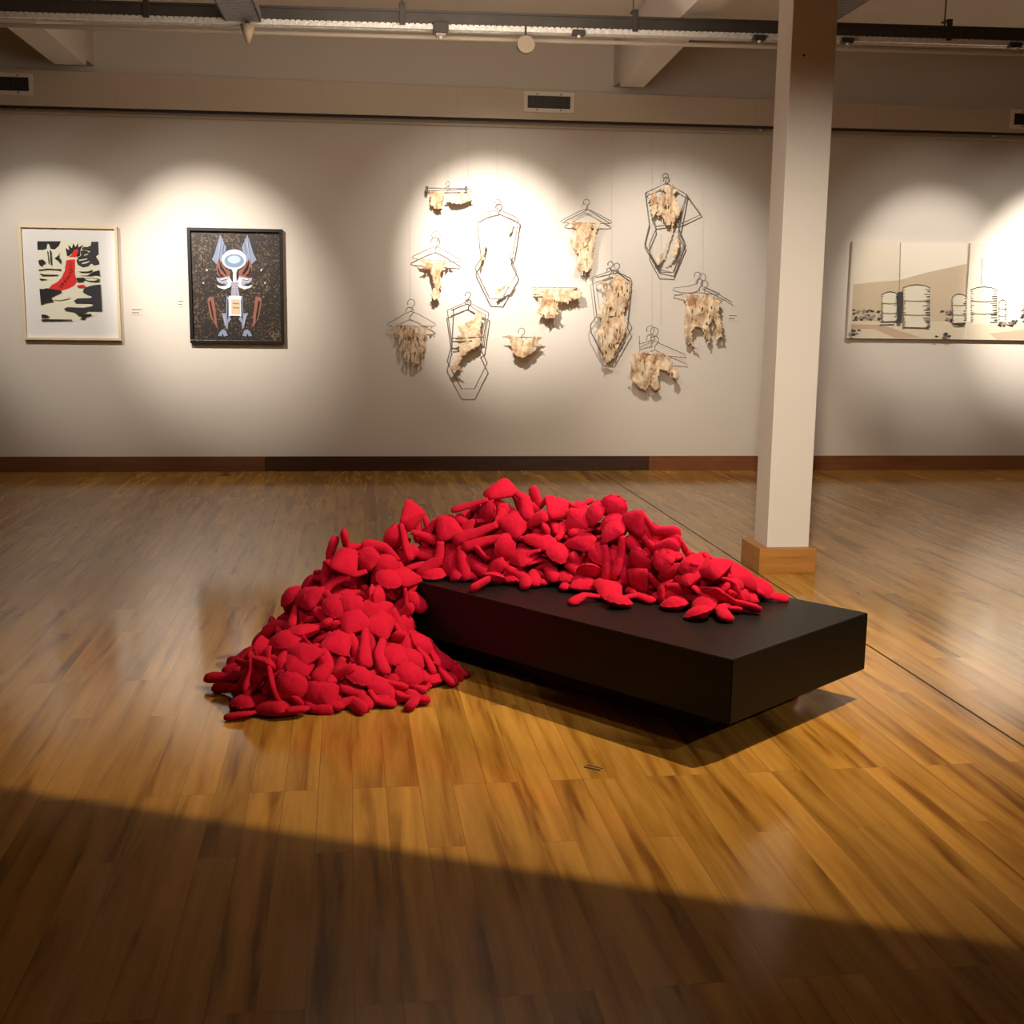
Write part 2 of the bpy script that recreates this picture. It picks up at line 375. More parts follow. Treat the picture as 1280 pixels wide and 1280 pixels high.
# ------------------------------------------------------------------ plinth
TH = -0.885554512267028
PA = Vector((-math.cos(TH), -math.sin(TH), 0)); PBv = Vector((-math.sin(TH), math.cos(TH), 0))
P0 = Vector((1.1935, 3.782, 0)); PL, PW, PBt, PT = 1.9, .935, .12, .349
def up(u, v, z): return P0 + PA * u + PBv * v + Vector((0, 0, z))
t = thing('black_plinth', 'low black rectangular plinth under the heap of red dolls', 'plinth', up(PL / 2, PW / 2, 0)); L = Vector(t.location)
bm = bmesh.new(); prism(bm, [up(0, 0, PBt), up(PL, 0, PBt), up(PL, PW, PBt), up(0, PW, PBt)], (0, 0, PT - PBt))
bmesh.ops.bevel(bm, geom=list(bm.edges), offset=.003, segments=2, affect='EDGES'); part('top_box', bm, M['plinth'], t, L)
bm = bmesh.new(); prism(bm, [up(.22, .17, 0), up(PL - .2, .17, 0), up(PL - .2, PW - .17, 0), up(.22, PW - .17, 0)], (0, 0, PBt + .002)); part('recessed_base', bm, M['plinth_base'], t, L)

# little plate let into the floor
bm = bmesh.new(); c = atz(742, 960, 0); d = Vector((.8, -.6, 0)); w = Vector((.6, .8, 0))
for s in (-1, 1): prism(bm, [c + w * (.009 * s) - d * .03 - w * .0035, c + w * (.009 * s) + d * .03 - w * .0035, c + w * (.009 * s) + d * .03 + w * .0035, c + w * (.009 * s) - d * .03 + w * .0035], (0, 0, .002))
prism(bm, [c - w * .009 - d * .03, c - w * .009 + d * .03, c + w * .009 + d * .03, c + w * .009 - d * .03], (0, 0, .001), 1)
tag(obj('floor_plate', bm, [M['dark'], M['honey']], loc=c), 'tiny plate let into the floorboards in front of the plinth', 'plate')

# ------------------------------------------------------------------ pictures
def poly_layer(bm, pts, Y, mi, dy=.0006):
    P = [Vector((p.x, Y, p.z)) for p in pts]
    vs = [bm.verts.new(p) for p in P]
    for tri in tessellate_polygon([P]):
        try:
            f = bm.faces.new([vs[k] for k in tri]); f.material_index = mi
        except ValueError: pass
def picture_frame(t, x0, x1, z0, z1, w, d, m):
    L = Vector(t.location); b = bmesh.new()
    ya, yb = WY - d, WY - .004
    for a, c in (((x0, z0), (x1, z0 + w)), ((x0, z1 - w), (x1, z1)), ((x0, z0 + w), (x0 + w, z1 - w)), ((x1 - w, z0 + w), (x1, z1 - w))):
        box(b, (a[0], ya, a[1]), (c[0], yb, c[1]), bev=.0015)
    part('frame', b, m, t, L)
# 1: print in the pale frame
x0, x1, z0, z1 = -3.084, -2.246, 1.188, 2.184
t = thing('framed_print', 'pale wooden frame holding a black, white and red landscape print', 'picture', ((x0 + x1) / 2, WY, z0)); L = Vector(t.location)
picture_frame(t, x0, x1, z0, z1, .022, .045, M['paleframe'])
YB = WY - .020
bm = bmesh.new(); box(bm, (x0 + .02, YB, z0 + .02), (x1 - .02, WY - .004, z1 - .02)); part('mount', bm, M['paper'], t, L)
bm = bmesh.new(); q = lambda pts: [at(15 + a / 7.76, 270 + b / 7.76, YB) for a, b in pts]
mats = [flat('cream_ink', (232, 230, 205)), flat('black_ink', (22, 21, 24)), flat('grey_black_ink', (48, 47, 52)), flat('red_ink', (222, 38, 30)), flat('dark_red_ink', (140, 20, 18))]
k = [YB - .0008]
def lay(pts, mi):
    k[0] -= .00025; poly_layer(bm, q(pts), k[0], mi)
lay([(245, 245), (838, 250), (875, 925), (700, 1010), (290, 1018)], 0)
lay([(245, 245), (475, 245), (455, 290), (415, 325), (375, 320), (360, 275), (345, 268), (335, 320), (300, 330), (248, 330)], 1)
lay([(770, 250), (838, 250), (842, 370), (815, 395), (845, 440), (850, 470), (800, 482), (770, 462), (740, 490), (690, 500), (640, 475), (625, 440), (640, 400), (672, 385), (664, 340), (690, 300), (735, 300), (765, 285)], 2)
for a, b in (((670, 330), (760, 350)), ((700, 380), (745, 372)), ((650, 430), (735, 418)), ((680, 460), (760, 442))):
    lay([(a[0], a[1] - 5), (b[0], b[1] - 6), (b[0] - 12, b[1] + 4), ((a[0] + b[0]) / 2, a[1] - 1), (a[0], a[1] + 6)], 0)
lay([(520, 310), (556, 330), (545, 280), (582, 312), (595, 265), (617, 302), (642, 262), (645, 305), (694, 278), (664, 330), (662, 385), (630, 400), (600, 345), (560, 385), (535, 392), (528, 350)], 1)
lay([(600, 330), (642, 318), (642, 352), (626, 388), (612, 420), (612, 560), (632, 640), (600, 680), (545, 705), (480, 724), (355, 706), (385, 670), (440, 640), (480, 600), (512, 530), (525, 440), (545, 400), (575, 380)], 3)
lay([(528, 408), (560, 398), (640, 402), (636, 420), (560, 424), (524, 432)], 0)
for i in range(26):
    yy = 450 + i * 9.5; xm = 568 - max(0, i - 12) * 8 + 10 * math.sin(i * 2.3)
    lay([(xm - 20, yy), (xm + 8, yy - 3), (xm + 26, yy + 1), (xm + 4, yy + 2)], 4)
lay([(258, 430), (300, 422), (330, 448), (320, 468), (302, 470), (300, 492), (270, 475), (262, 460)], 1)
lay([(260, 522), (340, 510), (480, 515), (478, 530), (400, 522), (340, 521), (262, 531)], 1)
lay([(265, 555), (310, 568), (455, 570), (440, 580), (300, 582), (290, 574)], 1)
lay([(266, 606), (330, 612), (350, 618), (280, 622)], 1)
lay([(625, 600), (700, 598), (715, 615), (690, 640), (640, 642)], 1)
lay([(635, 540), (740, 538), (790, 520), (770, 548), (690, 550)], 1)
lay([(640, 578), (740, 574), (800, 540), (850, 525), (856, 582), (820, 572), (760, 582)], 1)
lay([(700, 608), (780, 600), (852, 610), (850, 640), (790, 640), (730, 630)], 2)
lay([(712, 612), (780, 606), (840, 616), (800, 630), (740, 626)], 0)
lay([(275, 762), (270, 705), (300, 710), (340, 700), (360, 704), (480, 722), (482, 742), (400, 782), (384, 800), (410, 830), (330, 842), (285, 862)], 1)
lay([(390, 795), (450, 770), (560, 765), (560, 800), (470, 818), (410, 812)], 0)
lay([(862, 665), (876, 922), (740, 920), (680, 952), (630, 950), (600, 928), (520, 916), (508, 900), (540, 884), (700, 890), (770, 878), (795, 862), (770, 845), (620, 842), (602, 822), (640, 800), (770, 795), (782, 776), (740, 762), (690, 738), (700, 705), (740, 685), (800, 670)], 2)
lay([(640, 950), (770, 950), (776, 965), (724, 975), (708, 1000), (660, 1000), (692, 975), (640, 962)], 1)
lay([(290, 955), (335, 958), (372, 978), (340, 986), (290, 986)], 1)
lay([(290, 1000), (585, 1004), (585, 1015), (290, 1018)], 1)
lay([(370, 330), (385, 340), (392, 470), (380, 478)], 1)
lay([(345, 340), (352, 340), (368, 460), (360, 465)], 1)
lay([(415, 412), (450, 385), (470, 355), (458, 402), (482, 425), (476, 470), (452, 430), (430, 420)], 1)
lay([(630, 676), (690, 665), (722, 680), (680, 695), (640, 690)], 3)
part('print', bm, mats, t, L)

# 2: dark picture in the black frame
x0, x1, z0, z1 = -1.642, -.806, 1.172, 2.190
t = thing('framed_picture', 'black frame holding a dark picture of a pale eared skeletal figure', 'picture', ((x0 + x1) / 2, WY, z0)); L = Vector(t.location)
picture_frame(t, x0, x1, z0, z1, .028, .05, M['blackframe'])
def speckle():
    m = bpy.data.materials.new('speckled_dark_ground'); m.use_nodes = True; nt = m.node_tree; b = nt.nodes['Principled BSDF']; b.inputs['Roughness'].default_value = .5
    tc = nt.nodes.new('ShaderNodeTexCoord'); v = nt.nodes.new('ShaderNodeTexNoise'); v.inputs['Scale'].default_value = 75; v.inputs['Detail'].default_value = 3
    n = nt.nodes.new('ShaderNodeTexNoise'); n.inputs['Scale'].default_value = 5
    for x in (v, n): nt.links.new(tc.outputs['Object'], x.inputs['Vector'])
    r = nt.nodes.new('ShaderNodeValToRGB'); e = r.color_ramp.elements; e[0].position = .54; e[0].color = (.012, .007, .004, 1); e[1].position = .86; e[1].color = (.30, .19, .10, 1)
    a = nt.nodes.new('ShaderNodeMath'); a.operation = 'MULTIPLY_ADD'; a.inputs[1].default_value = .35; nt.links.new(n.outputs['Fac'], a.inputs[0])
    s = nt.nodes.new('ShaderNodeMath'); s.operation = 'SUBTRACT'; s.inputs[1].default_value = .17; nt.links.new(v.outputs['Fac'], s.inputs[0]); nt.links.new(s.outputs[0], a.inputs[2])
    nt.links.new(a.outputs[0], r.inputs['Fac']); nt.links.new(r.outputs['Color'], b.inputs['Base Color']); return m
bm = bmesh.new(); box(bm, (x0 + .025, YB, z0 + .025), (x1 - .025, WY - .004, z1 - .025)); part('backing', bm, speckle(), t, L)
bm = bmesh.new(); q = lambda pts: [at(215 + a / 7.76, 275 + b / 7.76, YB) for a, b in pts]
mats = [flat('bone_white', (214, 212, 220)), flat('blue_grey', (128, 140, 165)), flat('dull_red', (138, 84, 70)), flat('lens_grey', (118, 140, 165)), flat('ochre', (205, 180, 140)), flat('pale_grey', (165, 163, 178)), flat('edge_dark', (16, 12, 10)), flat('lens_pale', (170, 190, 210))]
k = [YB - .0008]
def both(pts, mi):
    lay(pts, mi); lay([(2 * (603 + (y - 400) * .013) - x, y) for x, y in pts][::-1], mi)
lay([(190, 100), (1010, 110), (1040, 1150), (215, 1135)][:0] or [(430, 90), (780, 95), (800, 300), (420, 300)], 6) if False else None
both([(468, 140), (500, 210), (526, 262), (520, 300), (495, 330), (484, 400), (434, 430), (388, 385), (415, 320), (440, 230)], 1)
both([(452, 358), (470, 400), (520, 470), (562, 500), (562, 540), (470, 562), (440, 520), (428, 450), (446, 400)], 2)
both([(430, 560), (470, 565), (560, 542), (566, 600), (510, 634), (462, 610), (440, 590)], 5)
both([(430, 626), (470, 642), (520, 640), (545, 612), (528, 572), (560, 560), (585, 600), (566, 650), (510, 674), (450, 655)], 0)
lay([(575, 470), (640, 470), (624, 510), (626, 605), (592, 605), (592, 510)], 0)
E = lambda cx, cy, rx, ry: [(cx + rx * math.cos(a * PI / 16), cy + ry * math.sin(a * PI / 16)) for a in range(32)]
lay(E(603, 383, 120, 98), 0); lay(E(603, 396, 96, 66), 3); lay(E(603, 384, 62, 38), 7)
lay([(568, 600), (652, 600), (640, 640), (655, 735), (572, 735), (580, 640)], 5)
both([(530, 728), (556, 760), (552, 930), (575, 960), (545, 1000), (542, 1062), (520, 1040), (482, 902), (526, 905)], 1)
both([(548, 745), (566, 732), (572, 930), (552, 935)], 0)
lay([(556, 735), (672, 737), (678, 930), (560, 928)], 0); lay([(575, 770), (660, 772), (664, 915), (578, 912)], 4)
both([(345, 765), (365, 745), (405, 745), (424, 880), (442, 1052), (414, 1005), (380, 960), (352, 835)], 2)
both([(446, 1125), (462, 1090), (490, 1060), (522, 1072), (542, 1122), (505, 1130), (492, 1100), (480, 1128)], 1)
for i in range(5):
    yy = 612 + i * 24; both([(574, yy), (602, yy + 3), (602, yy + 8), (574, yy + 5)], 3)
both([(468, 160), (474, 230), (450, 400), (444, 400), (462, 250)], 5)
both([(500, 215), (508, 225), (488, 320), (482, 318)], 3)
both([(458, 380), (480, 440), (530, 520), (520, 530), (470, 470)], 6)
both([(445, 450), (470, 520), (500, 540), (470, 545), (445, 500)], 6)
both([(470, 572), (540, 560), (536, 572), (478, 584)], 0)
both([(470, 605), (520, 612), (500, 625), (474, 618)], 3)
both([(362, 790), (376, 780), (400, 900), (410, 990), (392, 940)], 6)
both([(495, 925), (512, 930), (532, 1030), (520, 1020)], 5)
both([(540, 770), (546, 770), (544, 950), (536, 960)], 6)
both([(330, 470), (350, 480), (346, 500), (332, 492)], 4)
both([(300, 600), (316, 606), (312, 622), (298, 616)], 4)
lay([(588, 800), (648, 802), (648, 808), (588, 806)], 5); lay([(588, 840), (650, 842), (650, 848), (588, 846)], 5)
part('artwork', bm, mats, t, L)

# 3/4: canvases with storage tanks
q = lambda pts: [at(1040 + a / 5.33, 280 + b / 5.33, CY) for a, b in pts]
CY = WY - .045
cm = [flat('pale_sky', (226, 214, 192)), flat('tan_hill', (200, 180, 150)), flat('tank_pale', (222, 212, 190)), flat('charcoal', (62, 60, 58)), flat('ground_pale', (214, 200, 172)), flat('ground_tan', (190, 165, 138)), flat('mid_grey', (140, 132, 120)), flat('sky_light', (234, 224, 204))]
def canvas(xa, xb, za, zb_, name, label, draw):
    global bm, k, L
    t = thing('canvas_painting', label, 'painting', ((xa + xb) / 2, WY, za), 'canvases of storage tanks'); L = Vector(t.location)
    b = bmesh.new(); box(b, (xa, CY, za), (xb, WY - .006, zb_), bev=.003); part('canvas', b, M['canvas'], t, L)
    bm = bmesh.new(); k = [CY - .0006]; draw(); part('painted_face', bm, cm, t, L)
def tank(x0, x1, y0, y1, seed):
    w = x1 - x0
    lay([(x0, y0 + 14), (x0 + w * .2, y0 + 3), (x0 + w * .5, y0 - 3), (x0 + w * .8, y0 + 3), (x1, y0 + 16), (x1 - 3, y1), (x0 + 3, y1 - 4)], 2)
    lay([(x0 - 3, y0 + 16), (x0 + w * .25, y0 - 2), (x0 + w * .5, y0 - 7), (x0 + w * .78, y0 - 1), (x1 + 4, y0 + 16), (x1 + 4, y0 + 22), (x0 + w * .78, y0 + 6), (x0 + w * .5, y0 + 1), (x0 + w * .25, y0 + 5), (x0, y0 + 22)], 3)
    rnd = random.Random(seed)
    y = y0 + 24
    while y < y1 - 10:
        a = x1 - w * rnd.uniform(.12, .30)
        lay([(a, y + 3), (x1, y), (x1 - 1, y + 10), (a + 6, y + 9)], 3 if rnd.random() < .6 else 6)
        c = x0 + w * rnd.uniform(.04, .12); lay([(x0 + 1, y), (c, y + 2), (c, y + 7), (x0 + 1, y + 8)], 6)
        y += rnd.uniform(12, 19)
    for f in (.35, .68):
        yy = y0 + (y1 - y0) * f; lay([(x0, yy), (x0 + w / 2, yy + 5), (x1, yy), (x1, yy + 4), (x0 + w / 2, yy + 9), (x0, yy + 4)], 6)
def scrub(x0, x1, y0, y1, n, seed):
    rnd = random.Random(seed)
    for i in range(n):
        x = rnd.uniform(x0, x1); y = rnd.uniform(y0, y1); w = rnd.uniform(14, 36); h = rnd.uniform(10, 26)
        lay([(x - w / 2, y + h * .2), (x - w * .1, y - h / 2), (x + w / 2, y - h * .1), (x + w * .2, y + h / 2)], 3 if rnd.random() < .55 else 6)
def draw1():
    lay([(150, 120), (902, 131), (876, 768), (120, 762)], 0)
    lay([(455, 125), (902, 131), (896, 270), (600, 330), (452, 372)], 7)
    lay([(142, 402), (300, 385), (450, 374), (620, 326), (896, 265), (882, 650), (128, 650)], 1)
    lay([(126, 645), (882, 655), (878, 766), (120, 761)], 4)
    lay([(126, 668), (330, 672), (600, 758), (420, 760), (280, 700), (126, 700)], 5)
    lay([(453, 122), (459, 122), (450, 455), (444, 455)], 6)
    scrub(140, 255, 572, 640, 26, 2); scrub(262, 328, 580, 636, 8, 3); scrub(724, 790, 580, 650, 9, 5)
    tank(328, 440, 455, 652, 11); tank(468, 646, 408, 690, 12); tank(792, 886, 470, 662, 13)
    lay([(300, 650), (415, 645), (410, 658), (320, 658)], 3); lay([(425, 455), (460, 450), (456, 660), (432, 660)], 3); lay([(800, 660), (880, 656), (878, 668), (810, 668)], 3)
    scrub(640, 800, 725, 755, 8, 6); scrub(122, 170, 705, 755, 6, 7)
def draw2():
    lay([(922, 133), (1700, 142), (1690, 780), (893, 770)], 0)
    lay([(908, 450), (1200, 400), (1700, 380), (1690, 660), (900, 655)], 7)
    lay([(900, 650), (1690, 660), (1688, 778), (893, 768)], 4)
    lay([(1050, 730), (1300, 700), (1400, 772), (1100, 770)], 5)
    lay([(998, 225), (1003, 225), (995, 405), (990, 405)], 6)
    tank(922, 1100, 422, 672, 21); tank(1108, 1158, 508, 655, 22); tank(1290, 1420, 470, 660, 23)
    scrub(1110, 1160, 655, 668, 5, 24); scrub(1165, 1230, 645, 668, 8, 25); scrub(1262, 1290, 560, 640, 8, 26)
canvas(at(1067, 302, CY).x - .01, at(1211, 305, CY).x - .008, at(1100, 423.6, CY).z, at(1140, 303, CY).z, 'a', 'canvas painting of pale storage tanks, the left one beside the column', draw1)
canvas(at(1213.5, 305, CY).x, at(1213.5, 305, CY).x + .99, at(1240, 425, CY).z, at(1140, 303, CY).z + .004, 'b', 'canvas painting of storage tanks cut by the right edge of the picture', draw2)

# captions on the wall
def caption(px, py, w, label):
    c = at(px, py, WY); t = thing('wall_caption', label, 'label', (c.x, WY, c.z)); L = Vector(t.location)
    b = bmesh.new(); box(b, (c.x - w / 2, WY - .003, c.z - .035), (c.x + w / 2, WY - .0005, c.z + .035)); part('card', b, M['wall'], t, L)
    b = bmesh.new()
    for zz, f in ((.014, 1), (-.014, .75)):
        box(b, (c.x - w * .42, WY - .0036, c.z + zz - .0035), (c.x - w * .42 + w * .84 * f, WY - .003, c.z + zz + .0035))
    part('printed_text', b, M['ink'], t, L)
caption(171, 389, .10, 'tiny wall caption just right of the pale framed print')
caption(226, 378.5, .05, 'tiny wall caption just left of the black framed picture')
caption(916, 396.5, .09, 'tiny two line wall caption right of the wire hangers')

# ------------------------------------------------------------------ wire hangers with torn cloth
def rag_mat():
    m = bpy.data.materials.new('torn_cloth'); m.use_nodes = True; nt = m.node_tree; b = nt.nodes['Principled BSDF']; b.inputs['Roughness'].default_value = .75
    tc = nt.nodes.new('ShaderNodeTexCoord'); n = nt.nodes.new('ShaderNodeTexNoise'); n.inputs['Scale'].default_value = 14; n.inputs['Detail'].default_value = 6; n.inputs['Distortion'].default_value = 1
    nt.links.new(tc.outputs['Object'], n.inputs['Vector'])
    r = nt.nodes.new('ShaderNodeValToRGB'); e = r.color_ramp.elements
    e[0].position = .30; e[0].color = (.40, .22, .10, 1); e[1].position = .60; e[1].color = (.74, .60, .42, 1); r.color_ramp.elements.new(.44).color = (.64, .44, .26, 1)
    nt.links.new(n.outputs['Fac'], r.inputs['Fac']); nt.links.new(r.outputs['Color'], b.inputs['Base Color'])
    b.inputs['Subsurface Weight'].default_value = 0
    return m
M['rag'] = rag_mat()
HY = WY - .09
def inside(x, y, poly):
    c = False; n = len(poly)
    for i in range(n):
        x0, y0 = poly[i]; x1_, y1_ = poly[(i + 1) % n]
        if (y0 > y) != (y1_ > y) and x < (x1_ - x0) * (y - y0) / (y1_ - y0) + x0: c = not c
    return c
def rag(bm, poly, seed, holes=.0, Y=None, step=.8, ripple=.022):
    """torn cloth: a rippled sheet cut to a ragged outline, with holes"""
    Y = Y or HY
    xs = [p[0] for p in poly]; ys = [p[1] for p in poly]
    nx = int((max(xs) - min(xs)) / step) + 3; ny = int((max(ys) - min(ys)) / step) + 3
    V = {}
    def vert(i, j):
        if (i, j) not in V:
            px = min(xs) + (i - 1) * step; py = min(ys) + (j - 1) * step
            nn = noise.noise(Vector((px * .13 + seed * 7, py * .05, seed))) ; n2 = noise.noise(Vector((px * .40, py * .12, seed + 9)))
            p = at(px, py, Y + ripple * nn * 1.6 + ripple * .25 * n2)
            V[(i, j)] = bm.verts.new(p)
        return V[(i, j)]
    for i in range(nx):
        for j in range(ny):
            px = min(xs) + (i - .5) * step; py = min(ys) + (j - .5) * step
            jx = px + 2.0 * noise.noise(Vector((px * .5, py * .5, seed + 3))); jy = py + 2.0 * noise.noise(Vector((px * .5, py * .5, seed + 5)))
            if not inside(jx, jy, poly): continue
            if holes and noise.noise(Vector((px * .42 + seed, py * .11, seed * 2.))) > .55 - holes: continue
            bm.faces.new((vert(i, j), vert(i + 1, j), vert(i + 1, j + 1), vert(i, j + 1)))
def rag_part(t, polys, seed, holes=0, ripple=.022, dy=0):
    for i, p in enumerate(polys):
        b = bmesh.new(); rag(b, p, seed + i * 3, holes, HY - .012 - .006 * i + dy, ripple=ripple)
        bmesh.ops.translate(b, verts=b.verts, vec=-Vector(t.location))
        o = obj('torn_cloth', b, M['rag'], t, smooth=True)
        s = o.modifiers.new('thick', 'SOLIDIFY'); s.thickness = .003
def hook(px, py, h, flip=1, lean=0):
    """open hook of a hanger, its stem ending at px,py"""
    pts = [(px, py), (px + lean, py - h * .35)]
    cx, cy, r = px + lean - flip * h * .22 + flip * h * .22, py - h * .66, h * .27
    for a in range(-40, 215, 25):
        pts.append((cx + flip * r * math.cos(math.radians(a)) , cy - r * math.sin(math.radians(a))))
    pts[1] = (px + lean * .5, py - h * .25)
    return pts
def W3(pts, dy=0): return [at(a, b, HY + dy) for a, b in pts]
def hanger(name, label, cat, c, hooks=(), wires=(), threads=(), wr=.0038):
    p = at(c[0], c[1], HY); t = thing(name, label, cat, p, 'wire hangers with torn cloth on the wall'); L = Vector(p)
    if hooks:
        b = bmesh.new()
        for h in hooks: tube(b, W3(h, 0), wr * .9, 6)
        part('hook', b, M['wire'], t, L, True)
    if wires:
        b = bmesh.new()
        for w, cl, dy in wires: tube(b, W3(w, dy), wr, 6, closed=cl)
        part('wire_frame', b, M['wire'], t, L, True)
    if threads:
        b = bmesh.new()
        for x, y0, y1_ in threads: tube(b, [at(x, y0, HY), at(x, y1_, WY - .03)], .0006, 4)
        part('thread', b, M['thread'], t, L)
    return t
def shoulders(x0, y0, xa, ya, xb, yb):
    """classic triangle"""
    return [(x0, y0), (x0 + (xb - x0) * .3, y0 + (yb - y0) * .22), (xb - 2, yb - 2), (xb, yb), (xb - 3, yb + 1.5), (xa + 3, ya + 1.5), (xa, ya), (xa + 2, ya - 2), (x0 + (xa - x0) * .3, y0 + (ya - y0) * .22)]
# clip hanger, top left
t = hanger('clip_hanger', 'clip hanger at the upper left of the group with a short rag', 'hanger', (561, 235), [hook(560, 235.5, 9)], [([(533, 235), (584, 235.8)], False, 0), ([(531, 239), (590, 236)], False, .03)], [(560, 152, 226)])
for px in (533.5, 582.5):
    b = bmesh.new(); c = at(px, 236, HY); box(b, (c.x - .012, HY - .012, c.z - .032), (c.x + .012, HY + .012, c.z + .022), bev=.003); part('clip', b, M['dark'], t, Vector(t.location))
rag_part(t, [[(538, 240), (556, 240), (553, 250), (552, 258), (553, 261), (543, 261), (542, 257), (538, 256)], [(556, 247), (565, 243), (580, 240), (588, 238), (590, 250), (582, 253), (575, 255), (565, 254)]], 1, .08)
t = hanger('wire_hanger', 'wire hanger with a long thin torn rag, under the clip hanger', 'hanger', (545, 318), [hook(545, 308, 20, 1, 0)], [(shoulders(545, 308, 515, 322, 576, 326), True, 0)], [(543, 152, 290)])
rag_part(t, [[(519, 323), (534, 325), (560, 327), (568, 329), (556, 334), (550, 341), (552, 352), (548, 362), (550, 370), (543, 377), (539, 369), (543, 358), (540, 345), (537, 337), (526, 336), (533, 331)]], 4, .10)
t = hanger('body_hanger', 'body shaped wire hanger, washed out by the brightest light, nearly bare', 'hanger', (622, 262), [hook(622, 262, 14)], [([(596, 272), (610, 265), (624, 262), (642, 270), (648, 274), (641, 318), (637, 322), (646, 340), (644, 345), (627, 374), (612, 373), (595, 338), (594, 334), (602, 322), (600, 312)], True, 0)], [(621, 153, 250)], wr=.0055)
rag_part(t, [[(600, 318), (603, 316), (605, 304), (607, 297), (607, 306), (604, 320), (602, 326), (599, 336)], [(633, 285), (640, 276), (639, 284), (634, 288)], [(628, 357), (637, 356), (642, 348), (640, 356), (634, 359), (624, 366), (618, 371), (621, 363)], [(636, 311), (639, 310), (638, 318), (636, 318)]], 8, .05)
t = hanger('wire_hanger', 'wire hanger with a see-through netted rag, lowest on the left', 'hanger', (514, 392), [hook(514, 390, 17)], [(shoulders(514, 389, 484, 406, 545, 406), True, 0)], [(513, 152, 376)])
rag_part(t, [[(490, 406), (545, 407), (536, 414), (533, 428), (530, 444), (524, 455), (508, 453), (500, 440), (497, 425), (492, 414)]], 10, .42)
t = hanger('body_hanger', 'body shaped wire hanger with a stretched brown rag, below the bare one', 'hanger', (585, 378), [hook(585, 377, 13)], [([(559, 388), (584, 377), (611, 391), (605, 432), (600, 435), (609, 454), (593, 486), (577, 486), (559, 452), (565, 430)], True, 0), ([(564, 388), (584, 380), (607, 394), (601, 431), (565, 427), (567, 387)], True, .025), ([(565, 423), (605, 421)], False, -.01), ([(566, 427), (590, 426)], False, -.01)], [(585, 153, 365)], wr=.0055)
rag_part(t, [[(596, 388), (604, 392), (601, 404), (600, 414), (602, 420), (600, 432), (588, 438), (577, 447), (573, 457), (580, 465), (572, 462), (564, 463), (563, 459), (571, 450), (574, 437), (574, 428), (568, 423), (577, 418), (572, 408), (586, 402), (592, 400)]], 13, 0, .012)
t = hanger('wire_hanger', 'pale wire hanger with two ragged strips, centre of the group', 'hanger', (697, 358), [], [([(664, 359), (722, 360), (724, 362), (664, 361.5)], True, 0)], [(697, 154, 359)])
rag_part(t, [[(662, 360), (726, 361), (728, 371), (708, 378), (690, 377), (679, 370), (668, 367)], [(672, 374), (684, 371), (698, 380), (696, 393), (680, 397), (668, 388), (676, 384)], [(674, 390), (688, 388), (700, 392), (694, 397), (682, 399)]], 17, .12)
t = hanger('wire_hanger', 'small hanger with a smooth bowl-shaped cloth, lowest in the middle', 'hanger', (652, 420), [hook(652, 424, 15)], [([(628, 421), (678, 422)], False, 0)], [(652, 153, 410)])
rag_part(t, [[(629, 420), (640, 419), (655, 425), (664, 424), (668, 420), (677, 422), (672, 427), (678, 432), (668, 434), (665, 442), (656, 447), (647, 446), (641, 441), (639, 431), (637, 423)]], 21, 0)
t = hanger('wire_hanger', 'wire hanger with a long shaggy rag, right of the brightest patch', 'hanger', (733, 262), [hook(733, 262, 14)], [(shoulders(733, 261, 701, 277, 765, 278), True, 0), ([(705, 277), (735, 262), (762, 279)], False, .03)], [(733, 155, 250)])
rag_part(t, [[(708, 277), (752, 278), (746, 288), (744, 302), (741, 314), (742, 328), (737, 338), (731, 341), (729, 348), (726, 340), (720, 336), (723, 318), (714, 306), (713, 298), (720, 288), (716, 281)], [(722, 282), (740, 280), (738, 300), (730, 310), (735, 325), (724, 330)]], 24, .12)
t = hanger('body_hanger', 'tall body shaped wire hanger with a knotted brown rag, upper right', 'hanger', (832, 230), [hook(832, 229, 13)], [([(807, 241), (833, 229), (858, 243), (850, 285), (847, 290), (856, 305), (841, 341), (824, 340), (812, 318), (812, 305), (820, 286), (816, 262), (812, 243)], True, 0), ([(807, 241), (812, 280), (806, 305), (824, 337), (842, 341), (856, 303), (848, 285), (852, 262), (858, 243), (876, 268), (853, 279), (820, 283)], False, .04)], [(831, 156, 218), (868, 157, 215)], wr=.0055)
rag_part(t, [[(822, 232), (840, 231), (848, 237), (842, 243), (848, 252), (852, 264), (848, 272), (842, 274), (838, 282), (834, 281), (828, 270), (818, 268), (822, 262), (824, 248), (830, 240)], [(842, 268), (846, 269), (841, 285), (836, 302), (830, 318), (824, 330), (818, 326), (826, 318), (832, 308), (838, 290)], [(845, 296), (849, 293), (849, 306), (846, 318), (838, 322), (830, 326), (842, 316)], [(811, 245), (820, 240), (822, 262), (816, 272)]], 28, .12)
t = hanger('body_hanger', 'body shaped wire hanger wrapped in pale strips, casting a wide shadow', 'hanger', (768, 338), [hook(763, 338, 12, 1, 0), hook(771, 341, 13)], [([(740, 347), (765, 338), (772, 340), (788, 348), (790, 353), (785, 400), (790, 410), (769, 447), (755, 446), (739, 416), (738, 406), (746, 395)], True, 0), ([(745, 347), (772, 341), (788, 352)], False, .03), ([(746, 397), (770, 395)], False, -.01)], [(765, 155, 326), (826, 158, 405)], wr=.0055)
rag_part(t, [[(746, 349), (760, 355), (772, 343), (788, 353), (786, 372), (780, 392), (784, 404), (782, 415), (770, 440), (766, 447), (755, 446), (750, 430), (748, 415), (752, 400), (746, 392), (752, 380), (758, 368), (754, 358)], [(756, 405), (776, 403), (774, 425), (764, 436), (756, 425)], [(753, 444), (768, 446), (766, 449), (757, 456), (756, 449)]], 33, .16)
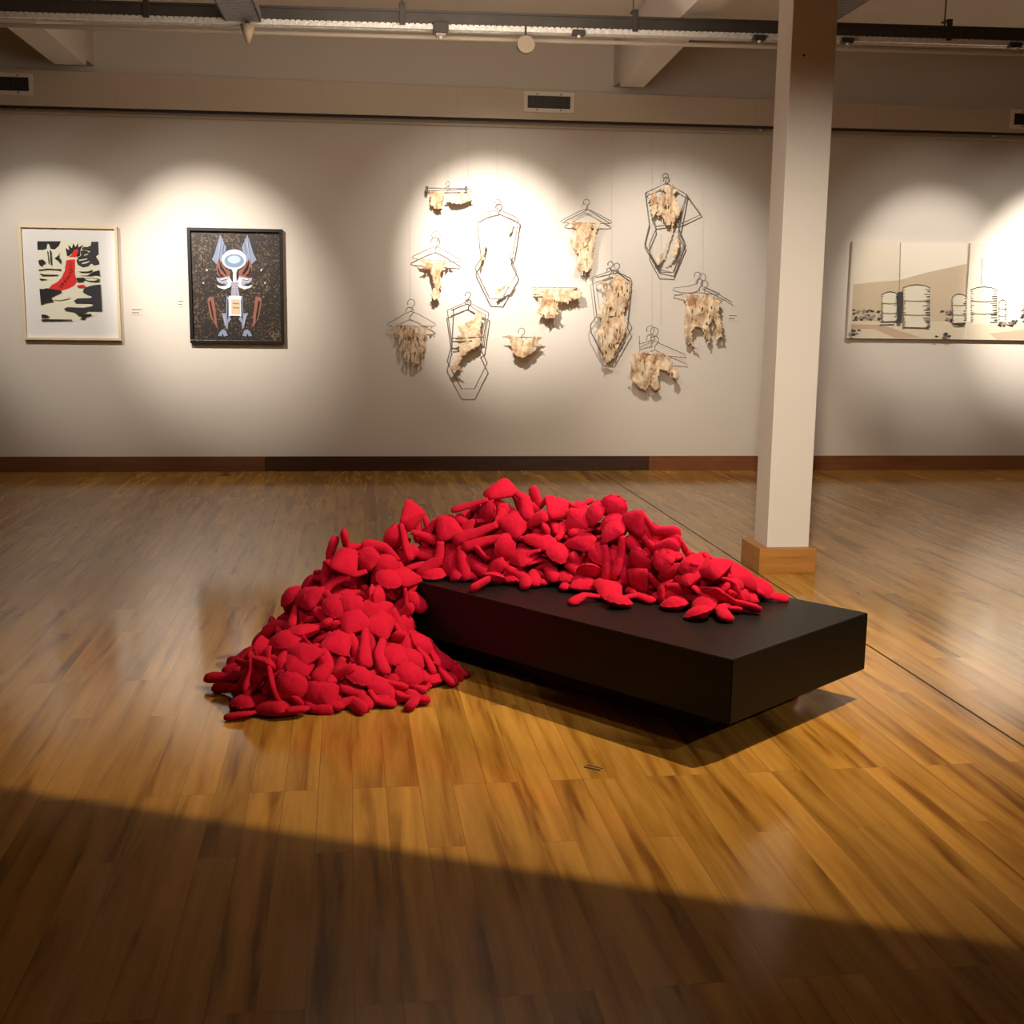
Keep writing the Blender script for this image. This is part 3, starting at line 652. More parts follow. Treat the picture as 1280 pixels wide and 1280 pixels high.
t = hanger('wire_hanger', 'wire hanger with a hanging pale rag, farthest right of the group', 'hanger', (877, 357), [hook(878, 357, 16), hook(872, 355, 16)], [([(877, 357), (888, 362), (900, 367), (898, 369), (876, 366), (852, 366), (841, 363), (842, 360), (860, 358), (870, 355), (873, 350)], False, 0), ([(877, 357), (904, 371), (915, 378)], False, .05)], [(878, 158, 342)])
rag_part(t, [[(852, 366), (868, 368), (890, 369), (900, 377), (898, 390), (902, 404), (903, 420), (896, 425), (892, 418), (896, 408), (890, 398), (886, 408), (888, 420), (886, 430), (882, 420), (878, 410), (870, 408), (864, 416), (866, 428), (873, 434), (862, 433), (856, 424), (856, 400), (857, 380)]], 38, .12)
t = hanger('wire_hanger', 'wire hanger with a bushy tangled rag, lowest on the right', 'hanger', (817, 425), [hook(818, 426, 18), hook(814, 424, 18, 1, -1)], [([(818, 426), (800, 434), (799, 442), (858, 447), (856, 443), (826, 430)], True, 0), ([(816, 425), (800, 430), (799, 420)], False, .03)], [(815, 158, 407)])
rag_part(t, [[(791, 441), (806, 440), (828, 441), (838, 446), (840, 455), (850, 470), (846, 476), (834, 464), (826, 462), (822, 475), (826, 485), (818, 488), (812, 480), (808, 488), (800, 486), (792, 478), (785, 470), (792, 466), (788, 455)], [(798, 443), (818, 446), (820, 462), (808, 478), (797, 470)]], 44, .14)

# ------------------------------------------------------------------ the dolls
# joint positions of every doll in millimetres: head top, neck, shoulders, hips, elbow and hand twice, knee and foot twice
JOINTS = [
[-515,4428,38,-446,4382,34,-442,4352,11,-424,4408,38,-342,4294,43,-312,4381,22,-472,4300,26,-537,4306,14,-374,4424,87,-315,4443,87,-240,4331,31,-341,4330,21,-218,4414,23,-142,4367,23],
[-331,4476,77,-276,4416,76,-245,4423,108,-270,4394,41,-147,4431,73,-171,4361,23,-253,4445,46,-279,4493,16,-233,4351,17,-172,4351,17,-53,4448,45,-34,4365,22,-88,4419,32,-51,4332,20],
[-325,4370,74,-301,4418,137,-334,4426,156,-263,4426,126,-332,4541,173,-241,4533,166,-390,4449,121,-408,4399,84,-241,4471,78,-243,4532,66,-314,4637,176,-349,4715,197,-227,4623,193,-188,4681,139],
[-96,4498,117,-20,4477,85,-31,4443,61,-14,4509,102,70,4449,20,72,4535,35,2,4398,27,61,4407,16,9,4574,99,51,4594,56,164,4448,30,129,4357,20,92,4444,24,187,4425,22],
[44,4885,204,45,4815,246,19,4812,278,76,4799,234,-41,4710,241,37,4692,197,30,4768,225,-4,4786,176,107,4769,179,115,4793,122,-41,4631,182,-40,4555,134,8,4610,155,35,4539,109],
[155,4547,61,102,4585,109,125,4617,115,62,4577,123,86,4708,160,6,4675,141,149,4650,62,135,4691,16,42,4615,75,21,4610,16,4,4757,157,-69,4774,110,-79,4719,167,-164,4699,180],
[-434,4518,39,-420,4471,106,-407,4494,137,-442,4436,96,-493,4584,99,-521,4510,59,-416,4541,191,-421,4601,177,-492,4411,55,-534,4437,16,-564,4656,53,-656,4703,43,-548,4598,28,-619,4652,20],
[-425,4652,186,-452,4581,157,-469,4540,165,-441,4584,120,-401,4448,167,-354,4501,108,-466,4481,124,-486,4436,77,-485,4643,103,-540,4693,109,-387,4385,102,-344,4365,27,-345,4426,53,-291,4359,49],
[-107,4767,205,-128,4689,209,-167,4685,223,-95,4668,210,-202,4576,199,-122,4566,164,-229,4684,197,-262,4725,164,-54,4653,159,-27,4631,107,-172,4506,145,-218,4440,112,-164,4522,90,-95,4488,131],
[-395,4611,177,-337,4623,233,-294,4609,231,-349,4656,239,-226,4705,246,-291,4750,206,-258,4634,179,-209,4627,141,-377,4693,188,-380,4750,164,-204,4748,164,-130,4753,116,-229,4810,164,-141,4807,162],
[-369,4637,211,-318,4572,209,-342,4536,202,-283,4590,196,-276,4459,149,-210,4500,203,-366,4478,177,-341,4444,131,-250,4616,145,-246,4679,136,-268,4489,60,-205,4534,22,-212,4496,109,-211,4480,22],
[76,5022,402,6,4995,433,-22,4978,409,13,4987,472,-106,5043,448,-32,5088,491,-84,4961,393,-135,4939,420,0,5015,415,-4,5017,352,-206,5029,444,-170,5027,531,-129,5075,490,-128,5018,557],
[22,4942,379,101,4976,376,118,4960,337,82,4986,404,193,5035,368,120,5088,380,130,4971,276,135,4980,214,72,5002,342,52,5014,285,127,4996,311,196,4967,251,208,5099,409,272,5158,392],
[-102,5072,427,-110,5017,490,-152,5013,490,-75,4994,491,-170,4900,451,-95,4916,402,-155,4997,426,-161,4976,367,-101,5012,431,-108,5022,369,-201,4987,462,-210,4945,371,-184,4919,374,-240,4893,310],
[-372,4984,299,-326,4922,324,-326,4893,292,-290,4930,347,-260,4804,298,-210,4848,359,-336,4840,252,-339,4781,230,-242,4937,306,-196,4950,266,-188,4779,245,-194,4692,258,-155,4831,283,-130,4809,202],
[-186,4805,325,-120,4765,284,-146,4778,261,-86,4789,301,-105,4669,238,-24,4715,233,-181,4739,211,-162,4696,255,-57,4810,244,-26,4781,197,-72,4616,162,-22,4599,91,-25,4670,149,17,4608,103],
[-131,4776,306,-52,4795,294,-45,4774,255,-38,4822,319,34,4848,200,73,4862,282,-11,4742,209,-24,4727,150,-41,4833,253,-10,4808,205,55,4786,131,97,4740,192,105,4853,195,124,4849,109],
[-4,4909,318,-19,4828,312,-7,4821,272,-1,4825,347,34,4927,260,15,4938,345,38,4807,220,47,4780,166,-23,4863,298,-28,4855,236,90,4961,191,145,4933,253,77,4984,290,115,5056,327],
[65,5144,497,122,5162,553,118,5138,589,147,5192,542,143,5218,665,219,5228,617,130,5125,505,149,5094,444,211,5170,521,265,5144,503,190,5233,583,191,5221,499,240,5233,528,304,5210,473],
[496,5156,597,492,5199,664,497,5174,695,494,5235,692,616,5209,697,582,5259,761,425,5189,654,351,5195,633,547,5197,659,594,5156,629,652,5126,700,656,5074,625,630,5229,687,664,5276,619],
[703,5183,594,655,5118,609,626,5131,636,676,5085,599,543,5077,593,594,5033,542,610,5140,571,588,5128,515,702,5036,560,719,5053,502,444,5084,548,357,5095,519,484,5059,520,395,5064,495],
[294,5276,536,305,5212,586,345,5214,595,269,5195,596,372,5118,538,285,5123,513,359,5212,530,373,5205,470,236,5198,538,221,5187,479,370,5050,462,384,5007,374,279,5079,425,200,5076,380],
[217,5078,370,297,5063,373,293,5099,375,330,5042,376,316,5133,485,395,5092,467,242,5148,370,180,5143,366,376,5089,366,438,5094,366,357,5084,417,344,5013,371,419,5019,413,495,4999,371],
[530,5009,516,593,5039,470,577,5031,434,622,5055,490,622,4930,444,698,4978,465,543,4982,403,580,4948,366,681,5077,468,729,5059,432,702,4980,454,772,5009,410,794,4987,466,852,4997,399],
[808,4927,467,742,4960,507,767,4974,537,711,4950,490,716,5082,527,641,5030,546,806,5020,568,807,5079,587,645,4972,478,615,4954,426,647,5069,590,721,5035,625,576,5095,521,517,5100,455],
[437,5102,456,510,5073,438,527,5045,468,510,5074,396,549,4944,419,479,4972,372,476,5021,438,437,5032,487,445,5073,386,392,5049,366,630,4931,382,625,4834,369,469,4880,387,403,4815,366],
[465,4965,377,551,4944,368,582,4915,370,529,4954,371,655,4995,396,585,5047,373,648,4905,366,712,4905,366,528,5022,387,491,5061,419,733,4953,442,752,4890,388,663,4996,385,739,5031,413],
[796,4945,387,829,4876,384,812,4837,386,868,4866,375,748,4921,375,822,4967,375,819,4901,409,818,4952,373,876,4906,431,833,4905,476,667,4957,411,664,4876,371,737,5010,378,678,4944,375],
[899,4808,448,885,4870,399,855,4885,383,922,4865,389,813,4768,375,890,4754,369,791,4862,370,780,4796,366,978,4830,365,989,4768,366,867,4851,409,824,4919,444,909,4843,385,906,4929,371],
[961,4500,372,945,4577,373,901,4611,368,978,4612,365,905,4742,406,994,4738,388,832,4620,382,777,4570,361,1054,4626,376,1094,4573,363,950,4819,386,965,4893,428,1015,4823,408,1003,4873,480],
[1001,4895,721,1006,4918,642,967,4923,624,1043,4891,635,956,4836,546,1009,4788,603,905,4951,586,839,4966,568,1092,4848,606,1115,4794,576,957,4799,456,955,4776,371,1015,4779,510,982,4763,430],
[967,4828,484,914,4877,523,922,4890,564,883,4878,499,885,5005,556,809,4964,527,966,4942,555,1020,4972,560,877,4926,453,858,4946,397,855,5093,537,824,5168,504,786,5043,477,715,5095,472],
[899,5030,631,854,5096,637,844,5115,676,833,5103,608,736,5081,698,760,5019,633,876,5058,654,929,5058,689,826,5074,544,828,5071,482,724,5156,638,697,5196,713,736,5099,594,680,5126,657],
[950,4922,681,902,4964,623,886,4935,595,922,4981,643,836,5038,560,833,5058,646,843,4945,543,841,4971,486,917,5022,590,946,5052,544,754,5090,547,726,5016,579,788,5131,605,775,5208,567],
[1196,4634,441,1162,4582,493,1124,4597,486,1191,4581,520,1140,4711,500,1176,4679,578,1179,4625,497,1141,4658,532,1239,4628,528,1182,4616,545,1119,4798,538,1106,4884,549,1145,4724,503,1153,4797,454],
[1160,4446,371,1180,4527,373,1217,4523,383,1146,4547,384,1258,4598,445,1188,4648,416,1240,4464,402,1299,4466,374,1105,4602,366,1156,4639,365,1309,4590,372,1342,4508,371,1275,4668,446,1321,4613,496],
[1218,4573,394,1261,4502,393,1294,4509,372,1258,4486,430,1375,4426,384,1317,4390,437,1272,4451,365,1290,4390,367,1313,4518,414,1374,4529,407,1315,4362,385,1314,4269,367,1385,4426,386,1467,4383,371],
[1199,4297,371,1249,4362,373,1293,4358,372,1222,4387,371,1319,4461,432,1262,4505,373,1336,4407,366,1397,4393,366,1253,4445,364,1245,4505,368,1322,4553,461,1306,4599,531,1282,4597,372,1276,4683,371],
[1602,4624,381,1534,4597,413,1518,4560,404,1522,4617,446,1423,4516,463,1418,4592,503,1578,4589,373,1648,4576,363,1465,4646,428,1414,4610,434,1337,4525,494,1263,4523,444,1383,4580,419,1297,4560,417],
[969,4892,594,1041,4863,624,1035,4862,665,1066,4863,593,1100,4763,684,1085,4746,597,1072,4828,620,1066,4809,561,1096,4816,558,1064,4793,509,1135,4720,608,1212,4671,622,1127,4690,538,1194,4632,576],
[1092,4781,599,1167,4758,577,1194,4761,607,1160,4756,539,1211,4645,603,1221,4659,515,1178,4734,546,1203,4712,494,1189,4759,475,1156,4746,423,1262,4657,528,1276,4571,524,1271,4585,482,1264,4538,407],
[1226,4579,508,1283,4515,516,1306,4536,539,1272,4513,477,1383,4454,531,1314,4410,500,1358,4557,501,1314,4565,543,1302,4479,427,1315,4489,366,1349,4479,449,1352,4435,371,1389,4457,465,1424,4440,385],
[1184,4680,479,1220,4610,461,1260,4608,464,1194,4581,449,1296,4500,500,1227,4473,447,1229,4575,512,1264,4524,517,1134,4590,423,1135,4565,366,1356,4450,447,1427,4497,442,1298,4442,388,1351,4421,450],
[987,4824,394,1044,4767,414,1033,4748,452,1067,4762,380,1104,4659,461,1080,4648,372,1054,4722,395,1075,4671,366,1022,4717,366,1043,4657,366,1144,4602,394,1199,4530,417,1175,4663,371,1248,4611,374],
[342,4718,21,315,4797,24,297,4841,31,340,4792,32,237,4800,122,240,4725,63,259,4877,68,231,4930,49,315,4731,18,316,4669,16,162,4810,63,76,4831,62,148,4721,78,66,4752,92],
[71,4786,132,151,4788,152,164,4750,139,151,4815,181,246,4798,87,229,4875,120,210,4717,102,229,4678,60,153,4834,117,161,4880,75,269,4715,44,301,4637,22,287,4817,54,364,4756,22],
[-476,4734,68,-410,4715,113,-398,4681,95,-398,4748,133,-281,4664,119,-293,4728,183,-369,4621,80,-326,4629,127,-354,4800,142,-294,4812,129,-208,4605,110,-145,4603,53,-268,4676,112,-181,4679,94],
[-415,4473,48,-361,4425,78,-355,4420,119,-351,4395,52,-390,4525,77,-432,4473,23,-351,4399,55,-306,4417,16,-419,4385,62,-473,4398,36,-320,4583,78,-275,4635,131,-391,4547,53,-406,4629,28],
[173,4986,61,173,4904,40,135,4911,25,202,4896,67,92,4799,49,182,4780,52,95,4883,72,47,4854,103,153,4860,37,117,4905,27,59,4708,62,66,4622,54,168,4686,56,189,4600,47],
[180,4689,86,110,4696,135,109,4736,145,102,4661,120,-1,4764,108,7,4691,55,45,4727,126,-1,4769,115,126,4662,59,130,4601,45,-70,4707,131,-127,4661,180,-85,4674,72,-143,4636,127],
[-178,5371,88,-97,5385,93,-83,5348,102,-90,5420,74,31,5368,131,28,5432,68,-33,5343,58,27,5327,62,-47,5381,41,10,5375,16,-42,5321,168,-107,5262,161,-16,5355,96,-32,5286,149],
[552,5144,496,474,5159,471,462,5173,507,471,5128,448,344,5153,508,354,5139,418,415,5177,557,367,5186,595,408,5127,472,356,5136,438,257,5186,486,207,5258,490,274,5191,409,190,5206,402],
[-498,5106,42,-429,5127,84,-404,5112,55,-446,5152,108,-426,5008,110,-433,5063,184,-469,5095,53,-493,5149,74,-431,5093,79,-407,5066,28,-387,4922,123,-390,4852,177,-426,4976,148,-361,4916,155],
[1197,4638,384,1257,4588,407,1240,4550,400,1277,4614,433,1307,4476,466,1365,4545,467,1296,4532,438,1329,4483,423,1324,4608,385,1369,4638,366,1375,4541,462,1443,4538,406,1373,4469,418,1454,4480,384],
[1092,4708,516,1070,4762,456,1088,4747,424,1049,4786,479,1190,4796,457,1155,4797,538,1125,4712,380,1121,4653,402,1086,4752,525,1047,4787,562,1220,4727,405,1149,4687,371,1192,4796,454,1199,4824,371],
[969,4886,555,1051,4885,542,1064,4925,541,1062,4848,561,1084,4899,427,1105,4815,457,1016,4879,519,960,4868,493,1075,4912,550,1074,4967,520,1121,4811,428,1197,4776,400,1087,4730,497,1140,4720,569],
[-324,4956,122,-331,5019,175,-309,5006,206,-357,5047,161,-356,5051,304,-383,5119,251,-297,4982,268,-238,4968,283,-381,5111,160,-379,5157,118,-262,5044,309,-193,5084,346,-302,5105,296,-222,5112,336],
[450,5456,371,394,5394,371,419,5365,372,361,5422,372,370,5313,469,301,5368,456,351,5363,366,309,5316,366,411,5395,410,437,5339,421,290,5264,462,219,5258,410,368,5305,470,332,5241,523],
[506,5501,369,552,5465,426,567,5498,444,553,5425,419,479,5534,372,446,5454,378,530,5464,399,515,5405,388,503,5381,421,466,5390,371,450,5450,396,461,5363,410,397,5373,392,333,5314,395],
[-213,4981,331,-144,4938,324,-155,4899,324,-114,4964,330,-72,4848,258,-26,4924,265,-176,4878,262,-193,4874,202,-57,4996,312,-10,4999,271,-57,4792,180,8,4811,122,-5,4850,211,20,4791,150],
[872,5036,526,911,5108,514,945,5086,523,892,5133,489,862,4996,519,800,5060,509,890,5083,562,899,5077,624,887,5073,520,865,5022,490,777,5032,548,768,5090,617,777,5134,565,770,5213,527],
[1545,4670,372,1483,4623,405,1452,4646,398,1508,4600,419,1375,4558,398,1445,4504,394,1504,4675,367,1557,4713,366,1441,4594,423,1422,4577,366,1355,4471,372,1299,4410,371,1366,4557,396,1313,4625,371],
[145,4932,193,93,4891,141,76,4864,166,108,4902,107,27,4783,96,90,4808,35,95,4827,112,63,4793,71,92,4919,44,136,4954,16,20,4704,43,68,4635,22,88,4712,29,83,4659,100],
[-343,4773,76,-409,4820,92,-427,4819,56,-406,4831,132,-454,4930,40,-441,4944,128,-382,4853,92,-411,4856,148,-435,4842,71,-402,4811,26,-438,5018,72,-475,5096,88,-470,5037,135,-511,5083,72],
[-192,5220,256,-157,5166,308,-187,5146,325,-117,5172,303,-157,5162,440,-97,5221,408,-162,5094,363,-105,5090,389,-161,5221,288,-179,5234,229,-85,5101,445,-4,5066,435,-64,5161,474,-2,5099,461],
[1060,4945,509,1004,5004,490,1003,5011,449,1004,5023,525,960,5116,426,971,5135,513,1047,5051,416,1071,5104,437,938,5026,530,906,5009,479,948,5152,512,891,5206,553,896,5119,568,812,5136,549],
[681,5149,535,646,5078,500,612,5091,515,684,5061,501,585,5085,401,661,5036,392,561,5067,476,545,5087,419,715,5033,450,696,5049,391,498,5068,371,422,5022,373,586,5073,434,531,5043,371],
[-495,5069,23,-438,5128,21,-404,5107,23,-460,5163,23,-343,5160,110,-409,5223,106,-377,5169,25,-342,5180,75,-497,5112,39,-539,5069,17,-418,5165,56,-445,5245,22,-480,5184,61,-534,5127,22],
[890,4950,501,906,4928,423,893,4958,401,923,4891,426,893,5007,507,906,4919,537,870,5010,436,814,5036,445,967,4857,464,980,4799,484,913,4916,487,983,4881,531,986,4959,516,963,5044,500],
[-271,5222,266,-283,5146,294,-295,5126,262,-273,5145,334,-306,5011,290,-269,5032,370,-331,5089,217,-322,5057,164,-216,5145,296,-202,5180,246,-216,4990,307,-149,4936,287,-179,5007,373,-95,4997,347],
[804,5240,412,874,5197,409,878,5170,441,888,5206,373,998,5152,450,1007,5219,392,910,5115,461,968,5092,455,926,5151,380,985,5134,366,999,5081,388,1024,4997,375,1067,5148,399,1087,5062,408],
[-249,5310,68,-287,5301,139,-316,5329,141,-260,5282,162,-398,5243,146,-335,5195,190,-316,5302,79,-328,5275,24,-211,5236,169,-153,5258,154,-411,5151,131,-383,5072,103,-343,5126,128,-384,5082,63],
[-180,4879,227,-99,4875,221,-90,4843,197,-86,4909,236,23,4849,159,29,4924,208,-102,4803,147,-106,4744,174,-43,4956,263,5,4974,227,100,4866,109,179,4906,106,115,4918,170,187,4881,136],
[1000,4999,450,1046,4936,477,1072,4937,444,1018,4907,496,1057,5047,490,1028,5004,564,1050,5002,443,1057,5041,392,1065,4927,449,1104,4951,406,982,5049,547,939,4983,587,943,4977,534,941,4935,454],
[-93,4571,37,-145,4511,16,-128,4475,23,-176,4536,23,-32,4542,23,-89,4608,30,-105,4536,16,-63,4582,17,-207,4590,52,-228,4635,89,8,4615,70,53,4669,122,-68,4659,104,-63,4691,186],
[226,5316,408,285,5371,397,278,5405,373,309,5364,430,176,5345,372,209,5299,440,215,5388,366,168,5345,367,269,5392,381,232,5343,366,90,5312,371,34,5245,372,155,5246,385,144,5159,371],
[909,5219,377,893,5217,458,870,5250,456,905,5181,470,817,5253,558,836,5165,565,831,5298,429,851,5328,376,859,5224,495,797,5216,502,726,5276,567,659,5285,509,809,5254,552,759,5312,509],
[75,5170,423,24,5216,469,20,5251,446,2,5186,487,-79,5239,377,-74,5151,400,30,5285,384,20,5321,336,27,5155,432,37,5153,370,-114,5223,292,-134,5265,217,-155,5139,352,-243,5132,367],
[825,5355,373,883,5297,372,866,5261,372,917,5315,377,951,5179,378,1005,5245,370,930,5280,366,988,5259,366,882,5369,365,833,5411,366,1039,5149,371,1071,5066,371,1071,5175,372,1101,5092,371],
[436,5482,443,484,5415,441,454,5387,439,518,5432,430,462,5392,555,540,5435,544,394,5370,465,334,5381,449,498,5377,463,545,5347,493,425,5314,592,377,5241,583,480,5378,588,448,5305,625],
[155,4966,51,115,4993,118,84,4964,120,144,5020,132,37,4989,226,114,5032,244,104,5014,162,68,5015,214,103,4966,121,88,4942,64,73,4969,142,73,4901,87,144,5013,157,148,5008,70],
[635,5257,587,705,5300,583,732,5275,601,697,5339,570,752,5229,494,746,5313,464,757,5319,556,809,5317,522,666,5358,513,619,5394,494,766,5313,451,831,5347,398,692,5382,428,675,5467,444],
[-477,4854,48,-460,4857,128,-463,4896,140,-445,4821,138,-473,4900,23,-485,4812,28,-516,4878,103,-555,4873,54,-479,4767,118,-498,4710,98,-518,4824,60,-601,4813,29,-525,4738,71,-507,4653,75],
[775,5409,430,814,5345,463,794,5329,494,839,5333,433,857,5242,543,913,5252,473,794,5261,500,788,5213,461,896,5310,405,949,5277,406,931,5214,494,999,5159,492,972,5189,440,976,5117,388],
[687,5125,530,613,5168,538,630,5196,562,601,5153,504,554,5146,637,517,5105,567,651,5258,568,670,5308,535,571,5112,457,522,5108,418,519,5231,620,526,5293,556,461,5182,558,457,5269,537],
[-394,5243,109,-363,5273,37,-338,5243,26,-393,5296,23,-250,5324,23,-315,5386,23,-369,5303,17,-347,5361,16,-377,5349,59,-356,5391,16,-157,5338,21,-77,5371,24,-232,5420,46,-146,5433,62],
[-464,5058,21,-507,4999,58,-537,5022,62,-478,4977,79,-600,4931,23,-528,4880,29,-582,5047,17,-563,5107,16,-516,4986,23,-551,4932,16,-577,4839,21,-580,4749,23,-542,4787,22,-544,4700,22],
[-180,5355,49,-170,5429,13,-207,5445,22,-133,5441,25,-223,5331,49,-135,5330,67,-274,5432,17,-332,5411,16,-75,5407,19,-13,5405,16,-135,5321,83,-107,5318,167,-51,5341,28,36,5347,22],
[716,5478,398,672,5409,402,635,5424,411,693,5378,389,608,5360,504,676,5304,477,573,5400,412,530,5377,452,755,5363,366,817,5378,366,687,5331,462,761,5355,506,756,5274,440,825,5225,410],
[-97,5233,408,-99,5275,336,-62,5292,341,-137,5264,321,-46,5332,233,-138,5336,227,-24,5257,384,32,5238,410,-180,5255,270,-220,5227,232,18,5313,166,62,5340,94,-67,5354,169,-51,5313,92],
[-428,5027,26,-389,4955,52,-420,4925,53,-373,4977,77,-348,4841,93,-318,4908,148,-408,4868,19,-431,4810,21,-351,5031,111,-348,5092,124,-282,4774,109,-237,4710,148,-349,4841,88,-334,4756,66],
[226,5319,453,285,5296,396,314,5289,424,271,5323,371,389,5379,430,331,5423,375,292,5339,384,327,5388,366,273,5373,420,321,5408,441,404,5469,408,483,5508,412,384,5422,453,458,5431,501],
[-173,4647,168,-100,4633,133,-100,4594,132,-91,4668,116,0,4566,69,-16,4647,28,-112,4582,65,-129,4526,41,-20,4672,117,19,4718,112,97,4559,56,178,4543,23,66,4638,80,128,4576,64],
[1182,4669,410,1216,4723,464,1176,4728,475,1239,4738,436,1152,4636,403,1238,4645,373,1131,4721,424,1091,4680,398,1249,4732,369,1304,4702,366,1243,4605,404,1295,4532,398,1203,4557,370,1129,4601,373],
[104,5265,417,167,5216,439,155,5178,429,194,5241,454,250,5111,436,300,5186,443,193,5170,373,254,5179,366,260,5247,467,293,5200,440,310,5141,371,397,5126,371,387,5157,418,457,5112,386],
[234,4647,24,200,4720,21,225,4753,23,161,4712,22,179,4833,92,102,4781,96,206,4696,53,207,4638,27,96,4741,16,40,4732,44,235,4783,27,289,4712,22,180,4833,98,217,4913,99],
[-77,5259,240,-30,5239,304,-38,5201,317,-16,5275,317,-2,5175,423,17,5264,430,-86,5246,305,-104,5277,253,38,5314,310,64,5336,257,85,5202,452,137,5270,471,100,5263,387,156,5329,402],
[212,5285,501,277,5332,519,296,5313,549,283,5351,484,408,5349,557,391,5400,485,296,5251,572,308,5205,529,316,5321,432,368,5285,439,413,5254,556,401,5198,489,448,5326,492,498,5270,536],
[38,4689,17,2,4673,91,36,4688,106,-23,4645,81,-34,4760,167,-100,4731,113,31,4754,91,66,4775,46,-70,4634,129,-98,4663,176,-119,4783,134,-207,4790,137,-193,4711,107,-280,4715,110],
[-334,4777,173,-263,4813,150,-274,4851,151,-245,4787,124,-363,4799,205,-315,4722,195,-344,4852,145,-388,4885,114,-194,4743,122,-144,4707,136,-287,4771,158,-309,4694,121,-240,4669,169,-199,4646,91],
[-193,5376,133,-260,5361,89,-290,5362,115,-249,5367,50,-194,5347,181,-148,5383,112,-285,5334,175,-294,5295,222,-227,5326,99,-173,5296,83,-266,5289,201,-347,5255,196,-197,5321,162,-222,5247,202],
[-343,4827,119,-322,4890,171,-280,4888,168,-351,4884,200,-233,4913,274,-315,4948,294,-227,4849,180,-166,4833,181,-412,4910,210,-454,4924,164,-267,4990,234,-300,5071,225,-350,4991,218,-397,5048,170],
[-153,4415,25,-184,4474,75,-146,4483,86,-216,4459,94,-185,4591,51,-262,4566,99,-99,4481,39,-44,4466,16,-232,4460,29,-259,4513,16,-147,4670,88,-74,4722,97,-256,4661,103,-326,4720,93],
[649,5473,372,567,5466,371,555,5428,373,555,5504,372,673,5422,372,670,5509,372,616,5454,365,673,5427,366,554,5435,366,496,5411,366,657,5517,372,572,5545,371,583,5479,371,500,5504,371],
[1134,4870,418,1112,4861,496,1126,4825,507,1099,4895,513,1157,4843,395,1106,4916,400,1166,4828,454,1166,4834,391,1127,4857,465,1146,4852,406,1191,4758,372,1238,4684,372,1120,4825,385,1156,4744,371],
[-513,4539,25,-484,4605,67,-451,4586,80,-501,4637,50,-394,4664,140,-460,4720,121,-475,4528,65,-511,4505,17,-546,4687,54,-559,4748,53,-322,4603,131,-292,4520,136,-410,4641,123,-404,4558,153],
[1033,5081,467,1039,5137,407,1036,5172,428,1016,5118,379,1019,5101,519,1034,5035,459,1039,5107,414,1010,5052,414,1038,5056,365,1059,4997,366,998,5031,580,1024,4955,618,1049,4984,538,1047,4924,604],
[-206,4577,136,-140,4572,91,-107,4572,115,-144,4543,62,-203,4599,174,-245,4588,97,-169,4568,90,-211,4534,121,-176,4484,56,-173,4423,62,-243,4544,110,-331,4552,99,-285,4521,44,-322,4442,22],
[-13,4480,20,37,4548,27,75,4532,21,13,4577,24,152,4621,30,78,4674,23,128,4576,16,190,4577,18,-43,4615,16,-96,4642,33,185,4709,22,175,4800,22,141,4746,22,107,4826,23],
[489,5333,556,495,5277,616,462,5254,614,534,5277,625,495,5168,540,577,5184,567,437,5210,569,431,5201,508,561,5296,566,541,5329,517,567,5117,574,647,5092,546,666,5158,587,731,5219,569],
[603,5502,411,620,5433,454,640,5450,485,586,5414,445,601,5404,586,528,5379,540,588,5409,475,527,5399,474,575,5358,481,578,5323,533,579,5314,600,609,5234,578,612,5336,539,649,5256,533],
[-274,4627,161,-352,4655,154,-349,4697,162,-374,4626,170,-371,4700,51,-389,4613,57,-319,4743,120,-356,4772,80,-346,4583,125,-292,4580,91,-438,4754,22,-515,4797,22,-479,4623,28,-511,4538,22],
[33,5409,23,113,5427,22,114,5465,23,130,5394,24,-3,5439,23,25,5362,63,107,5401,16,72,5349,17,118,5447,59,161,5492,54,26,5362,65,10,5299,126,75,5432,28,145,5486,22],
[-358,4932,182,-406,4993,156,-385,5006,122,-442,4984,170,-446,4966,23,-513,4947,82,-419,4976,72,-409,5006,16,-421,4922,149,-418,4915,86,-529,4925,24,-604,4972,22,-507,4853,85,-502,4765,92],
[297,5313,509,353,5255,513,337,5222,494,388,5264,535,401,5123,508,423,5161,589,321,5162,463,324,5132,408,448,5282,564,498,5245,569,493,5130,500,552,5090,551,517,5165,590,591,5212,605],
[1031,4847,496,1048,4814,424,1013,4804,405,1083,4827,415,988,4809,517,1053,4861,527,980,4861,428,980,4899,478,1075,4758,412,1103,4726,366,1024,4888,551,996,4960,594,1079,4948,501,1102,4981,422],
[209,4810,21,235,4889,23,199,4905,24,274,4879,23,159,4788,22,245,4764,29,194,4840,17,137,4817,17,224,4839,17,202,4780,17,130,4868,62,151,4951,90,173,4743,89,93,4718,119],
[-64,4619,60,-62,4538,86,-94,4544,112,-25,4537,79,-141,4472,27,-58,4437,23,-56,4500,78,-50,4492,16,25,4531,32,73,4540,70,-56,4435,24,35,4436,23,8,4501,25,92,4467,21],
[-121,4685,121,-170,4741,161,-139,4758,180,-200,4713,165,-204,4844,221,-276,4790,211,-90,4805,185,-55,4804,132,-232,4745,111,-288,4740,82,-251,4916,182,-311,4967,222,-315,4876,219,-339,4958,196],
[733,5486,394,752,5406,407,724,5399,438,765,5398,372,783,5302,474,791,5281,387,779,5371,408,781,5324,366,744,5346,410,763,5287,406,840,5228,465,854,5143,484,881,5278,415,960,5239,413],
[306,5526,75,264,5571,21,227,5554,23,284,5606,23,263,5506,123,333,5563,119,225,5487,20,189,5437,16,349,5589,16,406,5614,17,317,5571,82,353,5627,25,379,5611,53,427,5678,22],
